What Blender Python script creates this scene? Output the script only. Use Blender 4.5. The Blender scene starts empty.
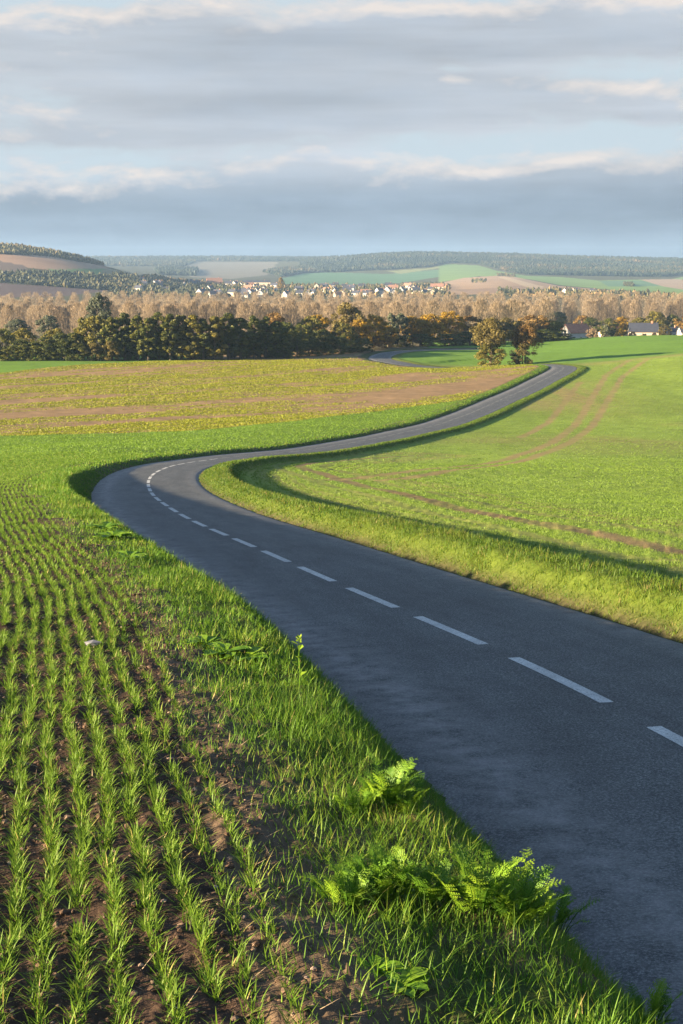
import bpy, math, random
import numpy as np
from math import radians as R, sin, cos, pi
rng = np.random.default_rng(7)
random.seed(7)
SC = bpy.context.scene
COL = SC.collection
EYE = 1.65                      # eye height over the field at the camera's feet
F, CX, CY = 1422.2, 341.5, 512.0
PITCH = math.atan(250.0 / F)
SUN_EL, SUN_BACK, CLOUD_AT = 11.3, 19.0, (7.3, 4.1)   # sun low on the left, a little behind the camera

# ------------------------------------------------------------------ measured lay of the land
def ray(u, v):
    a = (u - CX) / F; b = (v - CY) / F
    Y = cos(PITCH) - b * sin(PITCH)
    return a / Y, (sin(PITCH) + b * cos(PITCH)) / Y

def project(x, Y, h):
    cp, sp = cos(PITCH), sin(PITCH)
    dep = np.maximum(Y * cp + h * sp, 1e-3)
    return CX + F * x / dep, CY + F * (h * cp - Y * sp) / dep

PY = [-60, 0, 14.0, 18.2, 22.4, 26.5, 39.0, 51.5, 64.2, 76.9, 89.7, 102.7, 115.5, 128.3, 142, 156, 175, 195, 222, 240, 260, 280, 300, 320, 335, 350, 400, 470, 560, 600, 700, 1000]
PH = [-3.2, 3.45, 4.95, 5.43, 5.88, 6.31, 7.72, 9.24, 10.7, 12.09, 13.35, 14.64, 16.05, 17.44, 18.75, 19.95, 21.35, 22.4, 23.3, 23.6, 23.8, 23.85, 23.6, 23.1, 23.5, 24.1, 24.9, 26, 31, 33, 35.3, 36]
_yd = np.arange(-60, 1000, 0.5)
_hd = np.interp(_yd, PY, PH)
_k = np.exp(-0.5 * (np.arange(-20, 21) / 7.0) ** 2); _k /= _k.sum()
_hs = np.convolve(np.pad(_hd, 20, mode='edge'), _k, 'valid')
_hs[:30] = _hd[:30]
def prof(Y): return np.interp(Y, _yd, _hs)

# far land: angle below the level line (as picture rows) for azimuth and distance
TU = np.array([-500, 0, 60, 100, 130, 180, 250, 330, 400, 460, 500, 560, 683, 1200.])
TZ = np.array([600, 700, 1000, 1400, 1600, 1900, 2100, 2500, 3000, 3600, 4200, 4800, 5400, 6200, 7500, 9500.])
TV = np.array([
 # 600   700   1000  1400  1600  1900  2100  2500  3000 3600 4200 4800 5400 6200 7500 9500
 [340.2, 333.7,313.2,292, 272, 240, 243, 255, 265, 266, 264, 262, 260, 256, 259, 261],
 [340.2, 333.7,313.2,296, 276, 244, 246, 256, 265, 267, 266, 264, 261, 257, 260, 261],
 [340.2, 333.7,313.2,297, 282, 252, 253, 260, 268, 269, 267, 264, 261, 257, 260, 261],
 [340.2, 333.7,313.2,298, 287, 262, 263, 267, 272, 271, 268, 265, 261, 257.5, 260, 261],
 [340.2, 333.7,313.2,298, 290, 273, 272, 274, 275, 272, 269, 265, 261, 257.5, 260, 261],
 [340.2, 333.7,313.2,298.5,293,287, 283, 282, 279, 274, 269, 265, 261, 257, 260, 261],
 [340.2, 333.7,313.2,298.5,294,289, 286, 283, 280, 275, 270, 265, 261, 257, 260, 261],
 [340.2, 333.7,313.2,298.5,294,289, 286.5,285,283, 276, 269, 260, 259, 259, 260, 261],
 [340.2, 333.7,313.2,298.5,294,289, 286.5,286,284, 276, 264, 252.5, 254, 258, 260, 261],
 [340.2, 333.7,313.2,298.5,294,289, 287,284, 280, 272, 264, 254.5, 255, 258, 260, 261],
 [340.2, 333.7,313.2,298.5,294,288, 284,278, 277, 272, 264, 255, 255, 258, 260, 261],
 [340.2, 333.7,313.2,298.5,294,290, 288,285, 280, 273, 266, 258, 257.5, 259, 260, 261],
 [340.2, 333.7,313.2,298.5,296.5,293.5,291, 287, 281, 275, 268, 261, 260, 260, 260.5, 261],
 [340.2, 333.7,313.2,298.5,296.5,293.5,291, 287, 281, 275, 268, 261, 260, 260, 260.5, 261]])
_gu = np.linspace(-500, 1200, 171)
_gz = np.linspace(math.log(600), math.log(9500), 240)
_rows = np.array([np.interp(_gz, np.log(TZ), r) for r in TV])
_tab = np.array([np.interp(_gu, TU, _rows[:, j]) for j in range(240)]).T
for _ in range(3):
    q = np.pad(_tab, ((2, 2), (3, 3)), mode='edge')
    _tab = sum(q[i:i + 171, 3:243] for i in range(5)) / 5
    q = np.pad(_tab, ((2, 2), (3, 3)), mode='reflect', reflect_type='odd')
    _tab = sum(q[2:173, j:j + 240] for j in range(7)) / 7
def far_h(x, Y):
    u = np.clip(CX + F * x / np.maximum(Y, 1), -499, 1199)
    lz = np.clip(np.log(np.maximum(Y, 601)), _gz[0], _gz[-1] - 1e-6)
    a = (u + 500) / 10; i = np.clip(a.astype(int), 0, 169); a = a - i
    b = (lz - _gz[0]) / (_gz[1] - _gz[0]); j = np.clip(b.astype(int), 0, 238); b = b - j
    v = (_tab[i, j] * (1 - a) + _tab[i + 1, j] * a) * (1 - b) + (_tab[i, j + 1] * (1 - a) + _tab[i + 1, j + 1] * a) * b
    return (v - 262.0) / F * np.exp(lz)
def land_h(x, Y):
    h = prof(Y)
    w = np.clip((Y - 600) / 60, 0, 1); w = w * w * (3 - 2 * w)
    return h * (1 - w) + far_h(x, Y) * w

# ------------------------------------------------------------------ noise
def _hash(i, j, s):
    n = (i.astype(np.int64) * 374761393 + j.astype(np.int64) * 668265263 + s * 974634777) & 0xffffffff
    n = ((n ^ (n >> 13)) * 1274126177) & 0xffffffff
    return ((n ^ (n >> 16)) & 0xffff) / 65535.0
def vn(x, y, s=0):
    i = np.floor(x); j = np.floor(y); a = x - i; b = y - j
    a = a * a * (3 - 2 * a); b = b * b * (3 - 2 * b)
    return (_hash(i, j, s) * (1 - a) + _hash(i + 1, j, s) * a) * (1 - b) + (_hash(i, j + 1, s) * (1 - a) + _hash(i + 1, j + 1, s) * a) * b
def fbm(x, y, s=0, o=4):
    t = 0; a = .5; n = 0
    for k in range(o):
        t = t + a * vn(x * 2 ** k + 17.3 * k, y * 2 ** k - 9.1 * k, s + k); n += a; a *= .55
    return t / n
def ss(a, b, x):
    t = np.clip((x - a) / (b - a), 0, 1); return t * t * (3 - 2 * t)

# ------------------------------------------------------------------ the road's centre line
chain_px = [(700,743),(561,678.5),(450.5,629.5),(371.5,596),(316,573.5),(276.5,555.5),(244.5,542.4),(219.4,532.1),(199.4,523.7),(184.9,516.7),(173.7,509.8),(165,504.4),(157.6,499.4),(152.4,494.8),(149.8,490),(148.2,486.2),(148,482.2),(149.4,477.8),(152.4,474.6),(157,471.3),(163.4,468),(171,466),(179.5,464.2),(189.4,462.3),(201.3,460.8),(211.8,459.5),(222.4,458.1),(235.6,456.6)]
z = 14.0; cp = []
for i, (u, v) in enumerate(chain_px):                    # dashes are 4.33 m apart: walk from one to the next
    x1, d1 = ray(u, v)
    if i:
        zs = np.linspace(z, z + 8, 4001)
        dd = np.sqrt((x1 * zs - x0 * z) ** 2 + (zs - z) ** 2 + (d1 * zs - d0 * z) ** 2)
        z = float(zs[np.argmax(dd >= 4.33)])
    x0, d0 = x1, d1
    cp.append((x1 * z, z))
dx, dy = (cp[1][0] - cp[0][0]), (cp[1][1] - cp[0][1])
pre = [(cp[0][0] - dx * k, cp[0][1] - dy * k) for k in (12, 8, 5, 3, 2, 1)]
post = [(-4.2,142.4),(1.2,162),(7.6,182.6),(14.2,201),(22.4,229.5),(27.8,248),(33.6,266.4),(40.1,287.7),(45.9,305),(49.0,314.5),(50.0,322),(47.6,329),(42,334.5),(34,338),(24,341),(16,345.5),(11,353),(9.6,365),(10.5,380),(13.2,396),(18,408),(27,416),(40,420)]
RP = np.array(pre + cp + post)
def smooth_path(P, step):
    s = np.r_[0, np.cumsum(np.hypot(*np.diff(P, axis=0).T))]
    t = np.arange(0, s[-1], 0.25)
    Q = np.stack([np.interp(t, s, P[:, k]) for k in (0, 1)], 1)
    n = 24; k = np.hanning(2 * n + 1); k /= k.sum()
    pad = np.concatenate([Q[0] - (Q[n:0:-1] - Q[0]), Q, Q[-1] - (Q[-2:-n - 2:-1] - Q[-1])])
    Q = np.stack([np.convolve(pad[:, c], k, 'valid') for c in (0, 1)], 1)
    m = int(step / 0.25)
    return Q[::m]
RC = smooth_path(RP, 0.5)
RT = np.gradient(RC, axis=0); RT /= np.linalg.norm(RT, axis=1)[:, None]
RN = np.stack([-RT[:, 1], RT[:, 0]], 1)                 # to the left of travel
RS = np.r_[0, np.cumsum(np.hypot(*np.diff(RC, axis=0).T))]
dip = 1.5 * np.exp(-((RC[:, 1] - 338) / 8.5) ** 2) * ss(9, 15, RC[:, 0]) * (1 - ss(38, 47, RC[:, 0]))
RH = prof(RC[:, 1]) + dip
HALF = 3.0
def bank_left(Y): return np.interp(Y, [0, 20, 40, 60, 75, 90, 105, 130, 200, 300, 340, 420], [1.48, 1.46, 1.42, 1.15, .85, .46, .30, .26, .24, .24, .22, .2])
def drop_right(Y): return np.interp(Y, [0, 20, 60, 110, 180, 260, 315, 335, 420], [.38, .38, .32, .30, .24, .16, .15, .0, .0])

def road_near(x, Y):
    """signed distance (left negative) and index of the nearest centre-line sample"""
    d = np.full(len(x), 1e3); idx = np.zeros(len(x), int)
    m = np.where((Y > -60) & (Y < 460) & (np.abs(x) < 130))[0]
    for c in np.array_split(m, max(1, len(m) // 8000)):
        if not len(c): continue
        q = (x[c, None] - RC[None, :, 0]) ** 2 + (Y[c, None] - RC[None, :, 1]) ** 2
        i = q.argmin(1); idx[c] = i
        s = (x[c] - RC[i, 0]) * RN[i, 0] + (Y[c] - RC[i, 1]) * RN[i, 1]
        d[c] = -np.sign(s) * np.sqrt(q[np.arange(len(c)), i])
    far = np.ones(len(x), bool); far[m] = False
    d[far] = np.where(x[far] < np.interp(Y[far], RC[:640:8, 1], RC[:640:8, 0]), -1e3, 1e3)
    return d, idx

def ground_h(x, Y, d, idx, rough=True):
    """depth of the surface below the eye"""
    base = land_h(x, Y)
    # the far right field climbs gently to the right
    base = base - 2.4 * ss(40, 110, x) * ss(230, 340, Y) * (1 - ss(480, 600, Y))
    hr = RH[idx]
    und = (fbm(x / 9, Y / 9, 5) - .5) * .35 * ss(7, 14, np.abs(d)) * (Y < 600)
    Yc = np.clip(Y, 0, 420)
    BL = bank_left(Yc) * ss(-30, 0, Y) + .0
    left = base - BL + und
    right = base + drop_right(Yc) + und
    left = np.where(Y > 420, base, left); right = np.where(Y > 420, base, right)
    a = np.abs(d)
    # left verge: a steep lower bank easing to the crest 2.7 m from the asphalt
    bw = np.interp(Yc, [0, 60, 110, 420], [1.45, 1.3, .9, .7])
    tb = np.clip((a - HALF) / bw, 0, 1)
    wL = .92 * (tb * .55 + .45 * ss(0, 1, tb)) + .08 * ss(HALF + bw, HALF + 2.7, a)
    wL = np.clip(wL, 0, 1)
    wLx = ss(5.7, 30, a)
    hL = hr * (1 - wL) + (left * wLx + (hr - BL + und) * (1 - wLx)) * wL
    # right verge: a low raised strip, then a fall to the field
    crest = hr - np.interp(Yc, [0, 40, 70, 120, 320, 420], [.42, .40, .28, .20, .14, .1]) * ss(HALF, HALF + .9, a)
    wR = ss(HALF + 1.5, HALF + 2.7, a)
    wRx = ss(7, 30, a)
    hR = crest * (1 - wR) + (right * wRx + (hr + drop_right(Yc) + und) * (1 - wRx)) * wR
    h = np.where(d < 0, hL, hR)
    sk = 1 - ss(HALF - .24, HALF + .22, a + (fbm(x * 1.1, Y * 1.1, 19) - .5) * .34 + (vn(x * 6, Y * 6, 23) - .5) * .08)
    h = h * (1 - sk) + (hr + .17) * sk
    # dip that hides the road behind the crest of the stubble
    far = Y > 430
    h = np.where(far, base, h)
    if rough:
        k = ss(HALF + .1, HALF + .8, a) * (1 - ss(60, 140, Y))
        h = h - k * ((fbm(x * 2.1, Y * 2.1, 11) - .5) * .10 + (fbm(x * 14, Y * 14, 15, 3) - .5) * .055 * (1 - ss(15, 35, Y)))
    return h

def gp(u, v, off=0.0, lo=18, hi=470):
    a, t = ray(u, v); Y = np.arange(lo, hi, .1); g = prof(Y) + off - t * Y
    i = np.where(g[:-1] * g[1:] <= 0)[0]
    y = Y[i[0]] if len(i) else hi
    return (a * y, y)

# ------------------------------------------------------------------ mesh helpers
def mesh_np(name, V, loops, sizes, mats, attrs=None, smooth=False):
    me = bpy.data.meshes.new(name)
    V = np.ascontiguousarray(V, np.float32); loops = np.ascontiguousarray(loops, np.int32); sizes = np.ascontiguousarray(sizes, np.int32)
    me.vertices.add(len(V)); me.vertices.foreach_set('co', V.ravel())
    me.loops.add(len(loops)); me.loops.foreach_set('vertex_index', loops)
    me.polygons.add(len(sizes))
    me.polygons.foreach_set('loop_start', np.r_[0, np.cumsum(sizes)[:-1]].astype(np.int32))
    me.polygons.foreach_set('loop_total', sizes)
    me.update(calc_edges=True)
    me.polygons.foreach_set('use_smooth', np.full(len(sizes), smooth))
    for k, a in (attrs or {}).items():
        a = np.asarray(a, np.float32)
        if a.ndim == 1:
            at = me.attributes.new(k, 'FLOAT', 'POINT'); at.data.foreach_set('value', a)
        else:
            if a.shape[1] == 3: a = np.c_[a, np.ones(len(a), np.float32)]
            at = me.attributes.new(k, 'FLOAT_COLOR', 'POINT'); at.data.foreach_set('color', np.ascontiguousarray(a, np.float32).ravel())
    for m in (mats if isinstance(mats, (list, tuple)) else [mats]): me.materials.append(m)
    return me

def link(name, me, parent=None):
    o = bpy.data.objects.new(name, me); COL.objects.link(o)
    if parent: o.parent = parent
    return o
def thing(name, label, cat, loc=(0, 0, 0), rz=0, group=None, me=None):
    o = bpy.data.objects.new(name, me); COL.objects.link(o)
    o.location = loc; o.rotation_euler = (0, 0, rz)
    o['label'] = label; o['category'] = cat
    if group: o['group'] = group
    return o
def tag(o, label=None, cat=None, group=None, kind=None):
    for k, v in (('label', label), ('category', cat), ('group', group), ('kind', kind)):
        if v: o[k] = v
    return o
def dup(root, loc, rz, sc, label, group):
    r = root.copy(); COL.objects.link(r); r.location = loc; r.rotation_euler = (0, 0, rz); r.scale = sc
    r['label'] = label
    if group: r['group'] = group
    elif 'group' in r: del r['group']
    for ch in list(root.children):
        c = ch.copy(); COL.objects.link(c); c.parent = r
        for g in list(ch.children):
            d = g.copy(); COL.objects.link(d); d.parent = c
    return r

class MB:
    """collects quads and triangles"""
    def __init__(s): s.v = []; s.f = []; s.t = []
    def add(s, vs, fs, tint=0.5):
        b = len(s.v); s.v += [tuple(p) for p in vs]; s.f += [tuple(b + i for i in f) for f in fs]; s.t += [tint] * len(vs)
    def tube(s, pts, rad, n=7, tint=.5):
        pts = [np.array(p, float) for p in pts]; vs = []; fs = []
        for i, p in enumerate(pts):
            t = pts[min(i + 1, len(pts) - 1)] - pts[max(i - 1, 0)]; t /= np.linalg.norm(t) + 1e-9
            a = np.cross(t, (0.31, .95, .1)); a /= np.linalg.norm(a) + 1e-9; b = np.cross(t, a)
            for k in range(n):
                q = 2 * pi * k / n; vs.append(p + rad[i] * (cos(q) * a + sin(q) * b))
        for i in range(len(pts) - 1):
            for k in range(n):
                fs.append((i * n + k, i * n + (k + 1) % n, (i + 1) * n + (k + 1) % n, (i + 1) * n + k))
        fs.append(tuple(range(n - 1, -1, -1))); fs.append(tuple(range((len(pts) - 1) * n, len(pts) * n)))
        s.add(vs, fs, tint)
    def box(s, x0, x1, y0, y1, z0, z1, tint=.5):
        s.add([(x, y, zz) for zz in (z0, z1) for y in (y0, y1) for x in (x0, x1)],
              [(0, 2, 3, 1), (4, 5, 7, 6), (0, 1, 5, 4), (2, 6, 7, 3), (0, 4, 6, 2), (1, 3, 7, 5)], tint)
    def mesh(s, name, mats, smooth=False):
        loops = [i for f in s.f for i in f]
        return mesh_np(name, np.array(s.v), loops, [len(f) for f in s.f], mats, {'tint': np.array(s.t)}, smooth)

# ------------------------------------------------------------------ materials
def mat(name):
    m = bpy.data.materials.new(name); m.use_nodes = True
    nt = m.node_tree
    return m, nt, nt.nodes['Principled BSDF'], nt.nodes['Material Output']
def N(nt, t, **kw):
    n = nt.nodes.new(t)
    for k, v in kw.items():
        if k in n.inputs: n.inputs[k].default_value = v
        else: setattr(n, k, v)
    return n
def ramp(nt, fac, stops, interp='LINEAR'):
    r = nt.nodes.new('ShaderNodeValToRGB'); r.color_ramp.interpolation = interp
    e = r.color_ramp.elements
    while len(e) < len(stops): e.new(.5)
    for q, (p, c) in zip(e, stops): q.position = p; q.color = (*c, 1) if len(c) == 3 else c
    if fac is not None: nt.links.new(fac, r.inputs['Fac'])
    return r
def mixc(nt, a, b, fac, blend='MIX'):
    n = nt.nodes.new('ShaderNodeMix'); n.data_type = 'RGBA'; n.blend_type = blend
    for s, v in ((n.inputs['A'], a), (n.inputs['B'], b)):
        if isinstance(v, tuple): s.default_value = (*v, 1)
        else: nt.links.new(v, s)
    if isinstance(fac, (int, float)): n.inputs['Factor'].default_value = fac
    else: nt.links.new(fac, n.inputs['Factor'])
    return n.outputs['Result']
def leaf_mat(name, stops, trans=.35, rough=.55, spec=.25, objvar=0.0):
    m, nt, bs, out = mat(name)
    at = N(nt, 'ShaderNodeAttribute', attribute_name='tint')
    fac = at.outputs['Fac']
    if objvar:
        oi = nt.nodes.new('ShaderNodeObjectInfo')
        mm = N(nt, 'ShaderNodeMath', operation='MULTIPLY_ADD'); nt.links.new(oi.outputs['Random'], mm.inputs[0]); mm.inputs[1].default_value = objvar; mm.inputs[2].default_value = -objvar / 2
        ad = N(nt, 'ShaderNodeMath', operation='ADD'); nt.links.new(fac, ad.inputs[0]); nt.links.new(mm.outputs[0], ad.inputs[1]); fac = ad.outputs[0]
    c = ramp(nt, fac, stops).outputs['Color']
    nt.links.new(c, bs.inputs['Base Color']); bs.inputs['Roughness'].default_value = rough
    bs.inputs['Specular IOR Level'].default_value = spec
    tr = nt.nodes.new('ShaderNodeBsdfTranslucent'); nt.links.new(c, tr.inputs['Color'])
    mx = nt.nodes.new('ShaderNodeMixShader'); mx.inputs[0].default_value = trans
    nt.links.new(bs.outputs[0], mx.inputs[1]); nt.links.new(tr.outputs[0], mx.inputs[2]); nt.links.new(mx.outputs[0], out.inputs['Surface'])
    return m
def plain_mat(name, col, rough=.8, var=.25, scale=3.0):
    m, nt, bs, out = mat(name)
    tc = nt.nodes.new('ShaderNodeTexCoord')
    n = N(nt, 'ShaderNodeTexNoise', Scale=scale, Detail=4.0); nt.links.new(tc.outputs['Object'], n.inputs['Vector'])
    a = tuple(c * (1 - var) for c in col); b = tuple(min(1, c * (1 + var)) for c in col)
    r = ramp(nt, n.outputs['Fac'], [(.3, a), (.7, b)])
    nt.links.new(r.outputs[0], bs.inputs['Base Color']); bs.inputs['Roughness'].default_value = rough
    return m

M_WHEAT = leaf_mat('wheat_leaf', [(0, (.06, .13, .012)), (.45, (.115, .21, .016)), (.8, (.17, .26, .03)), (1, (.34, .29, .09))], .35)
M_GRASS = leaf_mat('verge_grass_leaf', [(0, (.045, .12, .010)), (.5, (.095, .20, .014)), (.85, (.18, .25, .024)), (1, (.34, .29, .10))], .35)
M_RGRASS = leaf_mat('dry_verge_leaf', [(0, (.04, .095, .010)), (.5, (.085, .15, .014)), (.85, (.15, .175, .024)), (1, (.26, .20, .08))], .35)
M_CROP = leaf_mat('crop_leaf', [(0, (.09, .16, .018)), (.5, (.13, .21, .026)), (.85, (.20, .23, .045)), (1, (.34, .27, .12))], .3)
M_MUST = leaf_mat('mustard_leaf', [(0, (.10, .14, .012)), (.5, (.19, .215, .014)), (1, (.29, .27, .02))], .3)
M_WEED = leaf_mat('weed_leaf', [(0, (.05, .13, .012)), (.5, (.12, .24, .016)), (1, (.24, .35, .025))], .35)
M_BARK = plain_mat('bark', (.09, .07, .05), .9)
def paint():
    m, nt, bs, out = mat('road_paint')
    geo = nt.nodes.new('ShaderNodeNewGeometry')
    a = N(nt, 'ShaderNodeTexNoise', Scale=42.0, Detail=4.0, Roughness=.75); b = N(nt, 'ShaderNodeTexNoise', Scale=3.0, Detail=4.0)
    for q in (a, b): nt.links.new(geo.outputs['Position'], q.inputs['Vector'])
    c1 = ramp(nt, a.outputs['Fac'], [(.36, (.10, .105, .11)), (.47, (.50, .50, .48)), (.7, (.66, .66, .63))]).outputs[0]
    c2 = ramp(nt, b.outputs['Fac'], [(.3, (.72, .72, .72)), (.65, (1, 1, 1))]).outputs[0]
    nt.links.new(mixc(nt, c1, c2, 1.0, 'MULTIPLY'), bs.inputs['Base Color']); bs.inputs['Roughness'].default_value = .7
    return m
M_WHITE = paint()
M_WORN = plain_mat('worn_road_paint', (.22, .21, .18), .7, .3, 4.0)
M_CLOD = leaf_mat('soil_clod', [(0, (.055, .036, .025)), (.7, (.11, .072, .05)), (.9, (.17, .12, .085)), (1, (.27, .20, .155))], 0, .95, .1)
M_STONE = plain_mat('field_stone', (.13, .135, .16), .7)
M_STRAW = leaf_mat('straw', [(0, (.18, .12, .07)), (1, (.42, .32, .20))], .1)

def ground_material():
    m, nt, bs, out = mat('ground_cover')
    at = N(nt, 'ShaderNodeAttribute', attribute_name='cover')
    geo = nt.nodes.new('ShaderNodeNewGeometry')
    n1 = N(nt, 'ShaderNodeTexNoise', Scale=9.0, Detail=6.0, Roughness=.7); nt.links.new(geo.outputs['Position'], n1.inputs['Vector'])
    n2 = N(nt, 'ShaderNodeTexNoise', Scale=.55, Detail=5.0, Roughness=.65); nt.links.new(geo.outputs['Position'], n2.inputs['Vector'])
    r1 = ramp(nt, n1.outputs['Fac'], [(.25, (.55, .55, .55)), (.75, (1.4, 1.4, 1.4))])
    r2 = ramp(nt, n2.outputs['Fac'], [(.25, (.78, .80, .78)), (.75, (1.2, 1.18, 1.2))])
    c = mixc(nt, at.outputs['Color'], r1.outputs[0], 1.0, 'MULTIPLY')
    c = mixc(nt, c, r2.outputs[0], 1.0, 'MULTIPLY')
    nt.links.new(c, bs.inputs['Base Color']); bs.inputs['Roughness'].default_value = .95
    bs.inputs['Specular IOR Level'].default_value = .1
    bp = N(nt, 'ShaderNodeBump', Strength=.5, Distance=.05); nt.links.new(n1.outputs['Fac'], bp.inputs['Height'])
    nt.links.new(bp.outputs[0], bs.inputs['Normal'])
    return m
M_GROUND = ground_material()

def asphalt():
    m, nt, bs, out = mat('asphalt')
    ac = N(nt, 'ShaderNodeAttribute', attribute_name='across'); al = N(nt, 'ShaderNodeAttribute', attribute_name='along')
    geo = nt.nodes.new('ShaderNodeNewGeometry')
    fine = N(nt, 'ShaderNodeTexNoise', Scale=38.0, Detail=4.0, Roughness=.85); nt.links.new(geo.outputs['Position'], fine.inputs['Vector'])
    mid = N(nt, 'ShaderNodeTexNoise', Scale=1.3, Detail=5.0, Roughness=.65); nt.links.new(geo.outputs['Position'], mid.inputs['Vector'])
    cv = nt.nodes.new('ShaderNodeCombineXYZ'); nt.links.new(ac.outputs['Fac'], cv.inputs['X']); nt.links.new(al.outputs['Fac'], cv.inputs['Y'])
    mp = N(nt, 'ShaderNodeMapping'); mp.inputs['Scale'].default_value = (7.0, .18, 1); nt.links.new(cv.outputs[0], mp.inputs['Vector'])
    st = N(nt, 'ShaderNodeTexNoise', Scale=1.0, Detail=5.0, Roughness=.7); nt.links.new(mp.outputs[0], st.inputs['Vector'])
    base = ramp(nt, fine.outputs['Fac'], [(.36, (.016, .019, .021)), (.5, (.052, .057, .060)), (.64, (.20, .205, .205))]).outputs[0]
    wide = ramp(nt, mid.outputs['Fac'], [(.3, (.85, .86, .88)), (.7, (1.15, 1.14, 1.12))]).outputs[0]
    base = mixc(nt, base, wide, 1.0, 'MULTIPLY')
    strk = ramp(nt, st.outputs['Fac'], [(.35, (.80, .80, .80)), (.68, (1.38, 1.36, 1.33))]).outputs[0]
    base = mixc(nt, base, strk, 1.0, 'MULTIPLY')
    # dusty pale margin, strongest some way in from the edge, broken by noise
    dust = ramp(nt, ac.outputs['Fac'], [(0, (.1,) * 3), (.05, (.35,) * 3), (.15, (1,) * 3), (.25, (.25,) * 3), (.34, (0,) * 3), (.82, (0,) * 3), (.92, (.65,) * 3), (1, (.35,) * 3)]).outputs[0]
    dn = N(nt, 'ShaderNodeMapping'); dn.inputs['Scale'].default_value = (9.0, 1.3, 1); nt.links.new(cv.outputs[0], dn.inputs['Vector'])
    d2 = N(nt, 'ShaderNodeTexNoise', Scale=1.6, Detail=7.0, Roughness=.72); nt.links.new(dn.outputs[0], d2.inputs['Vector'])
    d3 = ramp(nt, d2.outputs['Fac'], [(.36, (0,) * 3), (.62, (1,) * 3)]).outputs[0]
    dm = mixc(nt, dust, d3, 1.0, 'MULTIPLY')
    mlt = N(nt, 'ShaderNodeMath', operation='MULTIPLY'); nt.links.new(dm, mlt.inputs[0]); mlt.inputs[1].default_value = .75
    c = mixc(nt, base, (.28, .265, .255), mlt.outputs[0])
    nt.links.new(c, bs.inputs['Base Color'])
    bs.inputs['Roughness'].default_value = .72; bs.inputs['Specular IOR Level'].default_value = .35
    bp = N(nt, 'ShaderNodeBump', Strength=1.0, Distance=.01); nt.links.new(fine.outputs['Fac'], bp.inputs['Height']); nt.links.new(bp.outputs[0], bs.inputs['Normal'])
    return m
M_ASPHALT = asphalt()

# ------------------------------------------------------------------ land cover
def poly_mask(x, y, P):
    P = np.array(P, float); ins = np.zeros(len(x), bool); j = len(P) - 1
    for i in range(len(P)):
        c = ((P[i, 1] > y) != (P[j, 1] > y)) & (x < (P[j, 0] - P[i, 0]) * (y - P[i, 1]) / (P[j, 1] - P[i, 1] + 1e-12) + P[i, 0])
        ins ^= c; j = i
    return ins
def seg_dist(x, y, P):
    P = np.array(P, float); d = np.full(len(x), 1e6)
    for a, b in zip(P[:-1], P[1:]):
        t = np.clip(((x - a[0]) * (b[0] - a[0]) + (y - a[1]) * (b[1] - a[1])) / ((b - a) @ (b - a)), 0, 1)
        d = np.minimum(d, np.hypot(x - a[0] - t * (b[0] - a[0]), y - a[1] - t * (b[1] - a[1])))
    return d
MUST_LINE = np.array([(-300, 60), (-120, 139), (-41.7, 172.7), (-18.5, 184.6), (-.2, 211.7), (22.4, 247.3), (30, 258), (60, 300)])
def must_side(x, Y): return Y - np.interp(x, MUST_LINE[:, 0], MUST_LINE[:, 1])      # > 0: beyond the wheat
def seam(x): return np.interp(x, [40, 53, 85, 200], [345, 327, 352, 380])
TRAMS = [[gp(u, v, .7) for u, v in q] for q in (
    [(683, 577), (560, 548), (470, 526), (390, 503), (340, 486), (310, 476), (298, 470), (318, 464.5), (360, 460.5), (420, 457)],
    [(330, 487), (390, 481), (440, 473), (500, 463), (545, 448), (575, 428), (592, 400), (606, 378), (630, 366)],
    [(380, 488), (430, 481), (470, 474), (520, 464), (562, 449), (592, 429), (608, 402), (622, 380), (648, 366)],
    [(520, 440), (548, 425), (568, 400), (580, 385)])]
def zones(x, Y, d):
    left = d < 0
    ms = must_side(x, Y)
    n = (fbm(x / 3, Y / 3, 3) - .5) * 3
    z = np.zeros(len(x), int)                                   # 0 wheat on the left
    z[left & (ms + n > 0) & (Y < 408)] = 1                      # mustard and stubble
    z[left & (Y > np.interp(x, [-120, -75, -40, -30], [285, 300, 352, 420])) & (Y < 420)] = 2     # green strip
    r = ~left & (Y < 480); z[r] = 3                             # crop on the right
    z[~left & (Y > seam(x)) & (Y < 575)] = 4                    # upper green field
    z[(d < 0) & (Y >= 408) & (x < 26)] = 5
    z[(d < 0) & (Y >= 408) & (x >= 26) & (Y < 575)] = 4
    z[Y >= 575] = 5
    a = np.abs(d)
    z[(a < 5.6) & (d < 0) & (Y < 425)] = 6
    z[(a < 5.3) & (d > 0) & (Y < 425)] = 7
    return z
def must_density(x, Y):
    c, s = cos(R(40)), sin(R(40))
    p = x * c + Y * s; q = -x * s + Y * c
    a = fbm(p / 60, q / 6.5, 21, 4); b = fbm(p / 9, q / 1.6, 27, 3); e = fbm(p / 25, q / 14, 35, 3)
    den = ss(.40, .60, a * .5 + b * .25 + e * .25 + .03)
    # broad bare belts: along the front edge to the right, mid left, and along the far edge
    u, v = project(x, Y, prof(Y))
    belt = np.exp(-((v - np.interp(u, [0, 150, 340, 470], [404, 406, 399, 386])) / 7) ** 2) * np.interp(u, [0, 60, 130, 230, 330, 420], [.45, .35, .15, .3, .9, 1.0])
    belt += np.exp(-((v - np.interp(u, [0, 200, 340, 540], [418, 412, 412, 375])) / 6) ** 2) * np.interp(u, [0, 120, 250, 320, 400], [.7, .4, .2, .8, 1.0])
    belt += ss(346, 360, Y) * .9
    return np.clip((den - belt * .9) * (.74 + .26 * np.sin(q * 2 * pi / 5.5 + 3 * a)), 0, 1)
C = lambda *a: np.array(a, float)
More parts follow.
